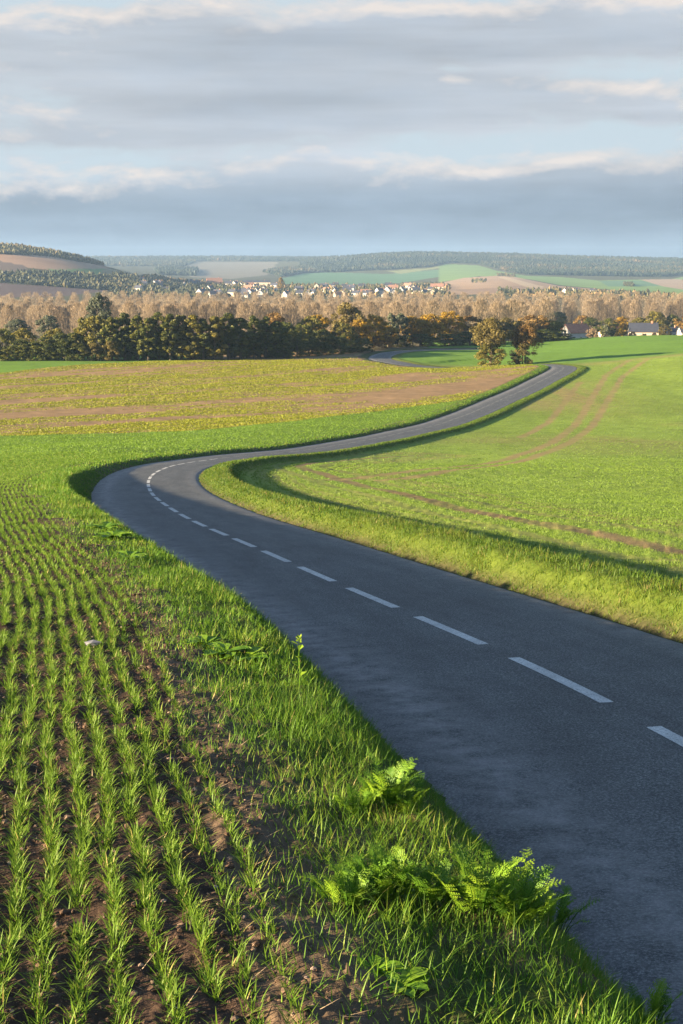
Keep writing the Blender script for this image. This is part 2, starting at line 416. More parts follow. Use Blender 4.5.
def cover(x, Y, d, h):
    z = zones(x, Y, d); n = len(x)
    col = np.zeros((n, 3))
    f1 = fbm(x / 14, Y / 14, 41)[:, None]; f2 = fbm(x / 2.5, Y / 2.5, 44)[:, None]
    soil = C(.062, .040, .028) * (.75 + .5 * f2)
    green = C(.125, .205, .018) * (.85 + .3 * f1)
    far = ss(50, 115, Y)[:, None]
    dn = fbm(x / 1.1, Y / .9, 47)[:, None]
    col[:] = soil * (1 - far) + (green * (.7 + .6 * dn)) * far
    k = z == 1; md = must_density(x, Y)[:, None]
    brown = C(.25, .165, .085) * (.75 + .5 * f2); gold = C(.235, .225, .03) * (.8 + .4 * f2)
    col[k] = (brown * (1 - md) + gold * md)[k]
    col[z == 2] = (C(.115, .21, .024) * (.9 + .2 * f2))[z == 2]
    cr = C(.17, .24, .036) * (.8 + .4 * f1) * (.8 + .4 * dn)
    pale = ss(.55, .75, fbm(x / 30, Y / 40, 53))[:, None] * ss(120, 200, Y)[:, None]
    cr = cr * (1 - .55 * pale) + C(.24, .17, .08) * .55 * pale
    p2 = np.exp(-((x - 42) / 9) ** 2 - ((Y - 262) / 34) ** 2)[:, None] * (.4 + .6 * ss(.35, .6, fbm(x / 3, Y / 20, 57))[:, None])
    cr = cr * (1 - .7 * p2) + C(.27, .18, .085) * .7 * p2
    k = z == 3
    for i, P in enumerate(TRAMS):
        ds = seg_dist(x, Y, P)
        w = [.62, .85, .8, .75][i]
        t = np.maximum(1 - ss(w * .5, w, np.abs(ds - .0)), (1 - ss(w * .5, w, np.abs(ds - 1.9))) * (.4 if i == 0 else 0))[:, None] * (.72 + .28 * ss(.3, .6, fbm(x / 2, Y / 6, 60 + i))[:, None])
        cr = cr * (1 - t) + (C(.17, .13, .06) if i == 0 else C(.235, .185, .075)) * t
        if i == 0:
            e = np.exp(-((ds - 4) / 1.3) ** 2)[:, None] * .5; cr = cr * (1 - e) + C(.24, .19, .07) * e
    col[k] = cr[k]
    # light headland strip along the seam
    hs = np.exp(-((Y - seam(x)) / 5) ** 2)[:, None] * .6
    col[k | (z == 4)] = (np.where((z == 4)[:, None], C(.115, .215, .028) * (.88 + .24 * f1), col) * (1 - hs) + C(.24, .21, .07) * hs)[k | (z == 4)]
    bare = ss(.48, .62, fbm(x / 1.4, Y / 1.4, 71))[:, None]
    bare = np.maximum(bare * .6, ss(4.7, 5.3, np.abs(d))[:, None]); col[z == 6] = (C(.05, .07, .016) * (1 - bare) + C(.115, .08, .052) * (.8 + .4 * f2) * bare)[z == 6]
    rv = np.clip((np.abs(d) - HALF) / 2.6, 0, 1)[:, None]
    col[z == 7] = (C(.085, .12, .016) * ss(.0, .2, rv) + C(.06, .055, .025) * (1 - ss(.0, .2, rv)))[z == 7]
    col[z == 5] = (C(.10, .085, .04) * (.7 + .6 * f1))[z == 5]
    # distant fields and woods, laid out on the hills
    k = Y > 1150
    if k.any():
        u, v = project(x, Y, h)
        base = C(.075, .075, .035) * (.7 + .6 * fbm(x / 60, Y / 60, 81)[:, None])
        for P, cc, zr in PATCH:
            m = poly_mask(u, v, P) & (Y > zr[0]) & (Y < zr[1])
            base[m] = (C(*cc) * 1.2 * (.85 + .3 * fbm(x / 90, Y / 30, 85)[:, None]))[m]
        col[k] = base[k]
    return col
PATCH = [
 ([(-300,244),(0,253.7),(44,255.5),(79,261.6),(112.5,267),(98,269.5),(52.7,269.5),(26,268),(-300,262)], (.30,.19,.12), (1300,2000)),
 ([(-300,262),(0,261),(26,266),(30,273),(-300,270)], (.12,.09,.07), (1300,2000)),  # cloud shadow on the left hill, painted as a darker field colour
 ([(47,269.3),(109,268.5),(112,273),(98,275),(58,274)], (.14,.20,.07), (1300,2000)),
 ([(105,268),(140,273),(165,284),(120,286),(98,275)], (.22,.17,.09), (1300,2100)),
 ([(-300,276),(0,283),(70,288),(110,291),(53,297),(-300,300)], (.085,.06,.055), (1150,1900)),
 ([(186,266),(198,262),(230,262),(278,262),(272,270),(268,275),(230,279),(190,277)], (.15,.135,.10), (2500,6000)),
 ([(280,279),(304,273),(340,272.5),(388,274),(450,268.5),(450,275),(400,283),(330,285),(285,284)], (.075,.15,.075), (2200,5000)),
 ([(388,271),(430,268),(450,264),(447,267),(400,274)], (.18,.19,.08), (2500,5000)),
 ([(440,266),(447,264),(479,265.5),(498,271),(528,276),(560,277),(599,280.5),(643,279.5),(700,292),(700,297),(647,293),(560,285),(528,279),(479,276),(440,282)], (.13,.20,.06), (1700,5000)),
 ([(420,286),(440,283),(463,278),(498,275.5),(515,277),(560,286),(620,291),(700,300),(700,302),(600,297),(510,294),(430,295)], (.27,.185,.115), (1500,4200)),
 ([(498,277),(505,276.5),(545,287),(535,290)], (.36,.27,.17), (1500,4200)),
 ([(455,290),(520,286),(560,292),(470,293.5)], (.22,.15,.10), (1500,4200)),
 ([(640,279.5),(760,278),(760,292),(683,289.6),(661,286)], (.27,.20,.135), (1700,5000)),
 ([(672,279),(760,262),(760,278),(690,280)], (.15,.21,.08), (2200,5000)),
 ([(599,281),(642,280.5),(661,286),(608,286.5)], (.085,.16,.085), (1700,5000)),
 ([(392,262),(420,259.5),(440,261),(425,264)], (.20,.18,.12), (3000,5000)),
]

# ------------------------------------------------------------------ ground sheet and hills (polar grid round the camera)
rings = [0.05, .6, 1.2, 2.0, 2.6]
v = 1230.0
while v > 264.2:
    a, t = ray(CX, v)
    # distance at which the mean slope meets this row
    yy = 1.6 / max(t - .118, 1e-9) if t > .14 else None
    if yy is None or yy > 45: break
    if yy > rings[-1] * 1.004: rings.append(yy)
    v -= 1.25
r = rings[-1]
while r < 480: r += min(max(.35, r * .0042), 1.1); rings.append(r)
while r < 1150: r *= 1.012; rings.append(r)
while r < 7000: r *= 1.0075; rings.append(r)
rings = np.array(rings)
az = np.r_[np.linspace(-180, -40, 36)[:-1], np.linspace(-40, -17, 50)[:-1], np.linspace(-17, 17, 331)[:-1], np.linspace(17, 40, 50)[:-1], np.linspace(40, 180, 37)[:-1]]
az = np.radians(az); na = len(az)
def sheet(name, rr, label_kind, close):
    X = np.outer(rr, np.sin(az)).ravel(); Y = np.outer(rr, np.cos(az)).ravel()
    d, idx = road_near(X, Y); h = ground_h(X, Y, d, idx)
    col = cover(X, Y, d, h)
    V = np.c_[X, Y, EYE - h]; n = len(rr)
    i = np.arange(n - 1)[:, None]; j = np.arange(na)[None, :]; j2 = (j + 1) % na
    q = np.stack([i * na + j, i * na + j2, (i + 1) * na + j2, (i + 1) * na + j], -1)[:, :, ::-1].reshape(-1, 4)
    loops = q.ravel(); sizes = np.full(len(q), 4)
    if close:
        V = np.r_[V, [[0, 0, V[0, 2]]]]; col = np.r_[col, col[:1]]
        c = len(V) - 1; jj = np.arange(na)
        tri = np.stack([np.full(na, c), (jj + 1) % na, jj], 1)
        loops = np.r_[loops, tri.ravel()]; sizes = np.r_[sizes, np.full(na, 3)]
    o = link(name, mesh_np(name, V, loops, sizes, M_GROUND, {'cover': col}, True))
    o['kind'] = 'structure'
    return o
cut = int(np.searchsorted(rings, 1150))
sheet('ground', rings[:cut + 1], 'structure', True)
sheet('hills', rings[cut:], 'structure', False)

def surf(x, Y, rough=False):
    x = np.atleast_1d(np.asarray(x, float)); Y = np.atleast_1d(np.asarray(Y, float))
    d, idx = road_near(x, Y)
    return EYE - ground_h(x, Y, d, idx, rough), d

# ------------------------------------------------------------------ road and its markings
na_ = 15
ac = np.linspace(-1, 1, na_)
edge = (fbm(RS / 2.3, RS * 0, 90, 5) - .5) * .42
edge2 = (fbm(RS / 2.3, RS * 0 + 50, 91, 5) - .5) * .36
RV = []; A1 = []; A2 = []
for k in ac:
    w = np.where(k < 0, (HALF + .22) * -k, (HALF + .22) * k) * np.sign(k)
    px = RC[:, 0] - RN[:, 0] * w; py = RC[:, 1] - RN[:, 1] * w
    RV.append(np.c_[px, py, EYE - RH - .054 + .05 * (1 - k * k) - (.10 if abs(k) == 1 else 0)]); A1.append(np.full(len(RC), (k + 1) / 2)); A2.append(RS)
nR = len(RC)
RVv = np.array(RV).transpose(1, 0, 2).reshape(-1, 3)
i = np.arange(nR - 1)[:, None]; j = np.arange(na_ - 1)[None, :]
q = np.stack([i * na_ + j, i * na_ + j + 1, (i + 1) * na_ + j + 1, (i + 1) * na_ + j], -1).reshape(-1, 4)
o = link('road', mesh_np('road', RVv, q.ravel(), np.full(len(q), 4), M_ASPHALT, {'across': np.array(A1).T.ravel(), 'along': np.array(A2).T.ravel()}, True)); o['kind'] = 'structure'
# dashes 3 m long every 4.33 m, worn white paint, 4 mm above the asphalt
s_first = RS[np.argmin((RC[:, 0] - cp[0][0]) ** 2 + (RC[:, 1] - cp[0][1]) ** 2)]
mb = MB(); mb2 = MB()
for k in range(-3, 76):
    s0 = s_first + 4.33 * k - 1.5 - (.36 if k < 1 else 0); fade = 1
    if s0 < 0 or s0 > RS[-1] - 6: continue
    t = np.linspace(s0 - (.05 if k > 1 else .26), s0 + 3.05, 7)
    cx_ = np.interp(t, RS, RC[:, 0]); cy_ = np.interp(t, RS, RC[:, 1]); nx = np.interp(t, RS, RN[:, 0]); ny = np.interp(t, RS, RN[:, 1]); hh = np.interp(t, RS, RH)
    w = .09 if cp[0][1] + 4.3 * k < 122 else .07
    vs = []
    for m in range(7):
        for sg in (1, -1): vs.append((cx_[m] + nx[m] * w * sg, cy_[m] + ny[m] * w * sg, EYE - hh[m]))
    (mb if w > .08 else mb2).add(vs, [(2 * m + 1, 2 * m + 3, 2 * m + 2, 2 * m) for m in range(6)])
o = link('road_marking', mb.mesh('road_marking', M_WHITE)); o['kind'] = 'structure'
o = link('worn_road_marking', mb2.mesh('worn_road_marking', M_WORN)); o['kind'] = 'structure'

# ------------------------------------------------------------------ blades
def blade_arrays(P, L, W, az, lean, curve, seg, tint):
    n = len(P); ca, sa = np.cos(az), np.sin(az)
    tw = az + pi / 2 + rng.uniform(-.7, .7, n); sx, sy = np.cos(tw), np.sin(tw)
    ts = np.linspace(0, 1, seg + 1); wp = {1: [1, 0], 2: [.8, .75, 0], 3: [.75, 1, .62, 0]}[seg]
    cols = []
    for t, wf in zip(ts, wp):
        out = L * (lean * t + curve * t * t); up = L * np.sqrt(np.clip(1 - (lean + curve * .5) ** 2, .1, 1)) * t * (1 - .35 * np.clip(curve, 0, 1) * t)
        b = P + np.c_[ca * out, sa * out, up]
        if wf: 
            cols.append(b - np.c_[sx, sy, sx * 0] * (W * wf / 2)[:, None]); cols.append(b + np.c_[sx, sy, sx * 0] * (W * wf / 2)[:, None])
        else: cols.append(b)
    m = len(cols); V = np.stack(cols, 1).reshape(-1, 3)
    base = (np.arange(n) * m)[:, None]; loops = []; sizes = []
    per = []
    for k in range(seg - 1): per += [2 * k, 2 * k + 1, 2 * k + 3, 2 * k + 2]; sizes.append(4)
    per += [2 * (seg - 1), 2 * (seg - 1) + 1, 2 * seg]; sizes.append(3)
    return V, (base + np.array(per)[None]).ravel(), np.tile(sizes, n), np.repeat(tint, m)
class Pile:
    def __init__(s): s.V = []; s.L = []; s.S = []; s.T = []; s.n = 0
    def add(s, V, L, S, T): s.V.append(V); s.L.append(L + s.n); s.S.append(S); s.T.append(T); s.n += len(V)
    def link(s, name, m):
        return link(name, mesh_np(name, np.concatenate(s.V), np.concatenate(s.L), np.concatenate(s.S), m, {'tint': np.clip(np.concatenate(s.T), 0, 1)}))
def keep_view(x, Y, mu=90, mv=80):
    h = prof(Y) - 1
    u, v = project(x, Y, h)
    return (u > -mu) & (u < 683 + mu) & (Y > 2.4) & (v < 1024 + 420)
def off_path(s, d):
    """points at distance s along the road and d to its side (left negative)"""
    x = np.interp(s, RS, RC[:, 0]); y = np.interp(s, RS, RC[:, 1]); nx = np.interp(s, RS, RN[:, 0]); ny = np.interp(s, RS, RN[:, 1])
    return x - nx * d, y - ny * d

# wheat in drill rows on the left
wheat = Pile()
rowgap = .146
for k in range(0, 130):
    d0 = -(5.48 + rowgap * k)
    for (y0, y1, step, nb, seg, wid) in ((2.2, 9, .0085, 4, 3, .0055), (9, 18, .011, 4, 2, .0075), (18, 34, .018, 3, 2, .012), (34, 60, .03, 3, 1, .019), (60, 85, .05, 2, 1, .036), (85, 125, .10, 2, 1, .06)):
        s = np.arange(0, RS[-1], step); s = s + rng.uniform(-.4, .4, len(s)) * step
        wob = .018 * np.sin(s * 1.3 + k) + .012 * np.sin(s * 3.7 + 2 * k)
        x, y = off_path(s, d0 - .25 * ss(5, 20, np.interp(s, RS, RC[:, 1])) + wob + rng.normal(0, .015, len(s)))
        m = (y >= y0) & (y < y1); m[m] &= keep_view(x[m], y[m]); 
        x, y = x[m], y[m]
        if not len(x): continue
        # thin near the verge, gaps
        g = vn(x * 2.2 + k * 7.1, y * 2.2, 101); keep = (g > .10) & ((k > 1) | (rng.random(len(x)) < .45)) & (must_side(x, y) < 0)
        x, y = x[keep], y[keep]
        zz, _ = surf(x, y, True)
        sz = (.7 + .55 * fbm(x / .8, y / .8, 105)) 
        x = np.repeat(x, nb); y = np.repeat(y, nb); zz = np.repeat(zz, nb); sz = np.repeat(sz, nb); n = len(x)
        x = x + rng.normal(0, .008, n); y = y + rng.normal(0, .008, n)
        L = rng.uniform(.04, .108, n) * sz; W = rng.uniform(.7, 1.2, n) * wid
        wheat.add(*blade_arrays(np.c_[x, y, zz - .008], L, W, rng.uniform(0, 2 * pi, n), rng.uniform(.05, .7, n), rng.uniform(.0, .6, n), seg,
                                np.clip(rng.normal(.48, .16, n) + (rng.random(n) < .05) * .45, 0, 1)))
o = wheat.link('wheat_crop', M_WHEAT); tag(o, 'young green wheat in drilled rows on the left field', 'crop', None, 'stuff')

# wheat further off: random tufts
def scatter_tufts(pile, pts, Lr, Wr, nb, seg, tmu, tsd, lean=(.05, .5), curve=(0, .4), spread=.04, rough=False):
    x, y = pts; n0 = len(x)
    if not n0: return
    zz, d = surf(x, y, rough)
    x = np.repeat(x, nb); y = np.repeat(y, nb); zz = np.repeat(zz, nb); n = len(x)
    tm = np.repeat(tmu if np.ndim(tmu) else np.full(n0, tmu), nb)
    Lm = np.repeat(Lr if np.ndim(Lr[0]) == 0 and False else np.ones(n0), nb)
    x = x + rng.normal(0, spread, n); y = y + rng.normal(0, spread, n)
    L = rng.uniform(*Lr, n) * Lm; W = rng.uniform(*Wr, n)
    pile.add(*blade_arrays(np.c_[x, y, zz - .015], L, W, rng.uniform(0, 2 * pi, n), rng.uniform(*lean, n), rng.uniform(*curve, n), seg, np.clip(rng.normal(tm, tsd, n), 0, 1)))
def rand_area(y0, y1, dens, x0f=-.30, x1f=.30):
    """random ground points in the view wedge"""
    area = (y1 ** 2 - y0 ** 2) / 2 * (x1f - x0f); n = int(area * dens)
    y = np.sqrt(rng.uniform(y0 ** 2, y1 ** 2, n)); x = y * rng.uniform(x0f, x1f, n)
    return x, y
fw = Pile()
for y0, y1, dn, L, W in ((95, 120, 6, (.07, .12), (.04, .08)), (120, 250, 5.0, (.08, .16), (.06, .14))):
    x, y = rand_area(y0, y1, dn); d, _ = road_near(x, y); m = (zones(x, y, d) == 0)
    scatter_tufts(fw, (x[m], y[m]), L, W, 3, 1, np.clip(.42 + .2 * fbm(x[m] / 6, y[m] / 6, 111), 0, 1), .05, spread=.1)
o = fw.link('distant_wheat_crop', M_WHEAT); tag(o, 'smooth green wheat of the far left field before the stubble', 'crop', None, 'stuff')

# verge grass, left and right
def verge(pile, side, y0, y1, dens, L, W, seg, d0, d1, tmu, clump, rough):
    s_i = np.where((RC[:, 1] > y0 - 3) & (RC[:, 1] < y1 + 3) & (RS < RS[np.argmax(RC[:, 1] > 335)] ))[0]
    s0, s1 = RS[s_i[0]], RS[s_i[-1]]
    n = int((s1 - s0) * (d1 - d0) * dens)
    s = rng.uniform(s0, s1, n); dd = rng.uniform(d0, d1, n)
    x, y = off_path(s, side * dd)
    m = (y >= y0) & (y < y1) & keep_view(x, y)
    lim = 5.42 + .4 * ss(5, 18, y) if side < 0 else 9
    m &= dd < lim + (fbm(x * 1.3, y * 1.3, 121) - .5) * .9
    m &= rng.random(n) > .75 * ss(-.9, .1, dd - lim) * (side < 0)
    m &= rng.random(n) < .35 + 1.3 * vn(x / clump, y / clump, 123)
    x, y, dd = x[m], y[m], dd[m]
    if not len(x): return
    zz, _ = surf(x, y, rough)
    n = len(x)
    hgt = .35 + 1.3 * fbm(x / .55, y / .55, 125) * (.7 + .6 * vn(x / .25, y / .25, 126)); hgt *= np.interp(dd, [2.9, 3.2, 4.2, 5.0, 5.8], [.3, .5, .75, .75, .45])
    patch = fbm(x / 1.6, y / 1.6, 127)
    ta = rng.uniform(0, 2 * pi, n); 
    pile.add(*blade_arrays(np.c_[x, y, zz - .02], rng.uniform(*L, n) * hgt, rng.uniform(*W, n), ta, rng.uniform(.05, .55, n), rng.uniform(0, .6, n), seg,
                           np.clip(rng.normal(tmu, .17, n) + (patch - .5) * .5 + (rng.random(n) < .05) * .35, 0, 1)))
vg = Pile()
verge(vg, -1, 1.5, 11, 2700, (.06, .21), (.003, .006), 3, 2.86, 5.95, .5, .35, True)
verge(vg, -1, 11, 22, 1300, (.07, .22), (.006, .011), 2, 2.88, 5.9, .5, .4, True)
verge(vg, -1, 22, 45, 650, (.07, .22), (.010, .020), 2, 2.95, 5.8, .52, .5, False)
verge(vg, -1, 45, 90, 230, (.12, .30), (.025, .05), 1, 2.95, 5.7, .5, .8, False)
verge(vg, -1, 90, 340, 55, (.12, .32), (.05, .10), 1, 2.95, 5.5, .5, 1.5, False)
o = vg.link('verge_grass', M_GRASS); tag(o, 'rough green grass on the bank between wheat and road', 'grass', None, 'stuff')
vg = Pile()
verge(vg, 1, 12, 45, 750, (.06, .27), (.008, .017), 2, 2.9, 5.5, .5, .45, False)
verge(vg, 1, 45, 90, 300, (.07, .28), (.02, .04), 1, 2.9, 5.5, .5, .6, False)
verge(vg, 1, 90, 340, 80, (.08, .22), (.05, .10), 1, 3.05, 5.5, .45, 1.5, False)
o = vg.link('dry_verge_grass', M_RGRASS); tag(o, 'yellow green grass strip along the right edge of the road', 'grass', None, 'stuff')

# crop on the right field
rc = Pile()
for y0, y1, dn, L, W, nb in ((16, 45, 230, (.05, .10), (.010, .017), 3), (45, 80, 70, (.05, .11), (.02, .036), 3), (80, 130, 24, (.06, .12), (.035, .065), 3), (130, 340, 3.5, (.06, .13), (.06, .13), 3)):
    x, y = rand_area(y0, y1, dn, -.14, .30); d, _ = road_near(x, y); zt = zones(x, y, d)
    m = (zt == 3) | ((zt == 4) & (y < 330))
    for P in TRAMS[1:]:
        m &= seg_dist(x, y, P) > .62
    for P in TRAMS[:1]:
        ds = seg_dist(x, y, P); m &= ~((ds < .45) | (np.abs(ds - 1.9) < .28))
    # drill rows follow the road
    m &= rng.random(len(x)) < .55 + .45 * np.sin(np.abs(d) * 2 * pi / (.26 if y1 < 50 else .9))
    scatter_tufts(rc, (x[m], y[m]), L, W, nb, 1, np.clip(.26 + .38 * fbm(x[m] / 7, y[m] / 7, 131), 0, 1), .08, spread=.05)
o = rc.link('field_crop', M_CROP); tag(o, 'low green crop covering the sunlit field right of the road', 'crop', None, 'stuff')

# mustard cover crop in the stubble field
mu = Pile()
x, y = rand_area(160, 400, 11.0, -.30, .20); d, _ = road_near(x, y)
m = (zones(x, y, d) == 1) & (rng.random(len(x)) < must_density(x, y)); x, y = x[m], y[m]
scatter_tufts(mu, (x, y), (.07, .19), (.12, .30), 3, 1, np.clip(.3 + .45 * fbm(x / 5, y / 2.5, 141), 0, 1), .07, spread=.12)
o = mu.link('mustard_crop', M_MUST); tag(o, 'yellow green mustard growing in streaks across the brown stubble', 'crop', None, 'stuff')

# ------------------------------------------------------------------ soil clods, straw
def ico(sub):
    import bmesh
    bm = bmesh.new(); bmesh.ops.create_icosphere(bm, subdivisions=sub, radius=1)
    V = np.array([q.co[:] for q in bm.verts]); Fc = np.array([[q.index for q in f.verts] for f in bm.faces]); bm.free()
    return V, Fc
IV1, IF1 = ico(1)
IV0, IF0 = ico(0) if False else ico(1)
def octa():
    V = np.array([(1, 0, 0), (0, 1, 0), (-1, 0, 0), (0, -1, 0), (0, 0, 1), (0, 0, -1.0)]); F_ = np.array([(0, 1, 4), (1, 2, 4), (2, 3, 4), (3, 0, 4), (1, 0, 5), (2, 1, 5), (3, 2, 5), (0, 3, 5)]); return V, F_
IV2, IF2 = octa()
def blobs(P, S, tint, jit=.25, flat=.7, shape=1):
    IV, IF = (IV1, IF1) if shape == 1 else (IV2, IF2)
    n = len(P); m = len(IV)
    J = 1 + rng.uniform(-jit, jit, (n, m, 1))
    a = rng.uniform(0, 2 * pi, n); c, s = np.cos(a)[:, None], np.sin(a)[:, None]
    bx = IV[None, :, 0] * c - IV[None, :, 1] * s; by = IV[None, :, 0] * s + IV[None, :, 1] * c
    V = np.stack([bx, by, np.broadcast_to(IV[None, :, 2], bx.shape)], -1) * J * S[:, None, :]
    V[:, :, 2] *= flat
    V = (V + P[:, None, :]).reshape(-1, 3)
    L = (np.arange(n)[:, None, None] * m + IF[None]).ravel()
    return V, L, np.full(n * len(IF), 3), np.repeat(tint, m)
cl = Pile()
x, y = rand_area(2.6, 24, 420, -.30, .2); d, _ = road_near(x, y); m = (d < -5.3) & keep_view(x, y); x, y = x[m], y[m]
zz, _ = surf(x, y, True); sz = np.clip(rng.lognormal(-4.95, .62, len(x)), .002, .021)
cl.add(*blobs(np.c_[x, y, zz + sz * .1], np.repeat(sz[:, None], 3, 1) * rng.uniform(.7, 1.3, (len(x), 3)), rng.random(len(x))))
o = cl.link('soil_clods', M_CLOD); tag(o, 'crumbly brown clods of earth between the wheat rows', 'soil', None, 'stuff')
stw = Pile()
x, y = rand_area(2.6, 20, 60, -.30, .22); d, _ = road_near(x, y); m = (d < -4.9) & keep_view(x, y) & (rng.random(len(x)) < .3 + .9 * (fbm(x * .9, y * .9, 151) > .5)); x, y = x[m], y[m]
zz, _ = surf(x, y, True); n = len(x)
stw.add(*blade_arrays(np.c_[x, y, zz + .012], rng.uniform(.03, .11, n), rng.uniform(.003, .007, n), rng.uniform(0, 2 * pi, n), rng.uniform(.85, .95, n), rng.uniform(0, .1, n), 1, rng.random(n)))
o = stw.link('straw_litter', M_STRAW); tag(o, 'pale bits of straw lying on the bare soil', 'straw', None, 'stuff')

# ------------------------------------------------------------------ weeds on the verge
def near_pt(u, v, d_lo=-6.2, d_hi=-2.6):
    """where the picture ray meets the near ground"""
    a, t = ray(u, v); Y = np.arange(3.0, 60, .05); X = a * Y
    zz, d = surf(X, Y, False); g = zz - (EYE - t * Y)
    i = np.where((g[:-1] < 0) & (g[1:] >= 0))[0]
    k = i[0] if len(i) else 0
    return X[k], Y[k], zz[k]
def frond_plant(name, nf, size, seed):
    rr = random.Random(seed); mb = MB(); st = MB()
    nf = int(nf * 1.7)
    for k in range(nf):
        az_ = 2.4 * k + rr.uniform(-.4, .4); L = size * rr.uniform(.5, 1.0); up = rr.uniform(.75, 1.25); tint = rr.uniform(.15, .8)
        ca, sa = cos(az_), sin(az_); np_ = 15; out = rr.uniform(.25, .75); foot = size * rr.uniform(0, .35)
        pts = [np.array((ca * (foot + L * out * t * (.6 + .5 * t)), sa * (foot + L * out * t * (.6 + .5 * t)), L * (up * t - .30 * t ** 3))) for t in np.linspace(0, 1, np_ + 1)]
        side = np.array((-sa, ca, 0.0)) + np.array((rr.uniform(-.3, .3), rr.uniform(-.3, .3), rr.uniform(-.4, .4))); side /= np.linalg.norm(side)
        mb.tube(pts, [.003 * (1 - .8 * i / np_) for i in range(np_ + 1)], 4, max(0, tint - .35))
        for i in range(4, np_ + 1):
            t = i / np_; wl = L * .17 * sin(pi * min(1, .10 + .86 * (t - .2) / .8 + .04)) ** .8 + .008
            tan = pts[i] - pts[i - 1]; tan /= np.linalg.norm(tan); nrm = np.cross(side, tan)
            for sg in (1, -1):
                if rr.random() < .06: continue
                b = pts[i]; dr = side * sg + tan * rr.uniform(.35, .6) + nrm * rr.uniform(-.25, .2); dr /= np.linalg.norm(dr)
                pp_ = np.cross(dr, nrm); pp_ /= np.linalg.norm(pp_) + 1e-9
                # a narrow toothed leaflet: three pairs of small lobes along it
                w_ = wl * rr.uniform(.85, 1.1)
                for m_ in range(4):
                    c0 = b + dr * w_ * m_ / 4 - nrm * .04 * w_ * m_; lb = w_ * .20 * (1 - .14 * m_)
                    for s2 in (1, -1):
                        mb.add([c0, c0 + dr * lb * .9, c0 + dr * lb * 1.5 + pp_ * s2 * lb * 1.0, c0 + dr * lb * .3 + pp_ * s2 * lb * .75], [(0, 1, 2, 3)], min(1, max(0, tint + rr.uniform(-.15, .15))))
    return mb.mesh(name, M_WEED)
def rosette(name, nl, size, seed):
    rr = random.Random(seed); mb = MB()
    for k in range(nl):
        az_ = 2 * pi * k / nl + rr.uniform(-.3, .3); L = size * rr.uniform(.65, 1.1); ca, sa = cos(az_), sin(az_); side = np.array((-sa, ca, 0)); up = rr.uniform(.25, .7)
        ts = np.linspace(0, 1, 7); prev = None
        wd = [.08, .10, .17, .22, .24, .17, .01]
        vs = []
        for t, w in zip(ts, wd):
            c = np.array((ca * L * t * .9, sa * L * t * .9, L * (up * t - up * .7 * t * t) + .01))
            vs += [c + side * L * w * rr.uniform(.8, 1.15) + np.array((0, 0, L * .05)), c, c - side * L * w * rr.uniform(.8, 1.15) + np.array((0, 0, L * .05))]
        fs = []
        for i in range(6): fs += [(3 * i, 3 * i + 1, 3 * i + 4, 3 * i + 3), (3 * i + 1, 3 * i + 2, 3 * i + 5, 3 * i + 4)]
        mb.add(vs, fs, rr.uniform(.15, .75))
    return mb.mesh(name, M_WEED)
ferns = [  # u, v of the foot, size, fronds, label
 (388, 806, .26, 22, 'bright feathery weed clump standing alone at the verge edge against the asphalt'),
 (356, 812, .20, 14, 'smaller feathery weed just left of the clump standing alone by the asphalt'),
 (408, 812, .18, 12, 'low feathery weed on the road side of the clump standing alone by the asphalt'),
 (350, 905, .24, 16, 'feathery weed at the left end of the long weed patch beside the bare soil'),
 (385, 898, .27, 20, 'pale feathery weed in the left half of the long weed patch on the verge'),
 (430, 902, .25, 18, 'feathery weed in the middle of the long weed patch on the verge'),
 (478, 910, .27, 18, 'tall yellow green feathery weed right of the middle of the long weed patch'),
 (515, 922, .28, 20, 'largest feathery weed of the long patch, leaning towards the road'),
 (550, 930, .25, 16, 'feathery weed at the right end of the long patch, nearest the asphalt'),
 (640, 1032, .24, 16, 'feathery weed at the bottom edge close to the asphalt corner'),
]
for i, (u, v_, sz, nf, lab) in enumerate(ferns):
    x, y, zq = near_pt(u, v_)
    thing('feathery_weed', lab, 'weed', (x, y, zq), rng.uniform(0, 6), 'feathery weeds on the verge', frond_plant('feathery_weed', nf, sz * 1.1, 30 + i))
ros = [(402, 985, .13, 12, 'broad leaved rosette weed at the foot of the verge beside bare soil'),
       (375, 970, .15, 10, 'small broad leaved rosette left of the larger rosette on the soil edge'),
       (225, 655, .26, 16, 'pale broad leaved weed clump on the verge left of the lone flower stalk'),
       (245, 660, .26, 16, 'upright pale weed leaves on the verge nearest the lone flower stalk'),
       (205, 645, .24, 14, 'broad leaved weed at the left end of the pale clump on the verge'),
       (112, 538, .40, 16, 'bright leafy weed on the verge at the outside of the bend'),
       (104, 530, .36, 14, 'leafy weed touching the bright one at the outside of the bend'),
       (128, 560, .36, 14, 'leafy yellow green weed on the bank below the bend weeds')]
for i, (u, v_, sz, nl, lab) in enumerate(ros):
    x, y, zq = near_pt(u, v_)
    thing('broadleaf_weed', lab, 'weed', (x, y, zq), rng.uniform(0, 6), 'broad leaved weeds on the verge', rosette('broadleaf_weed', nl, sz, 60 + i))
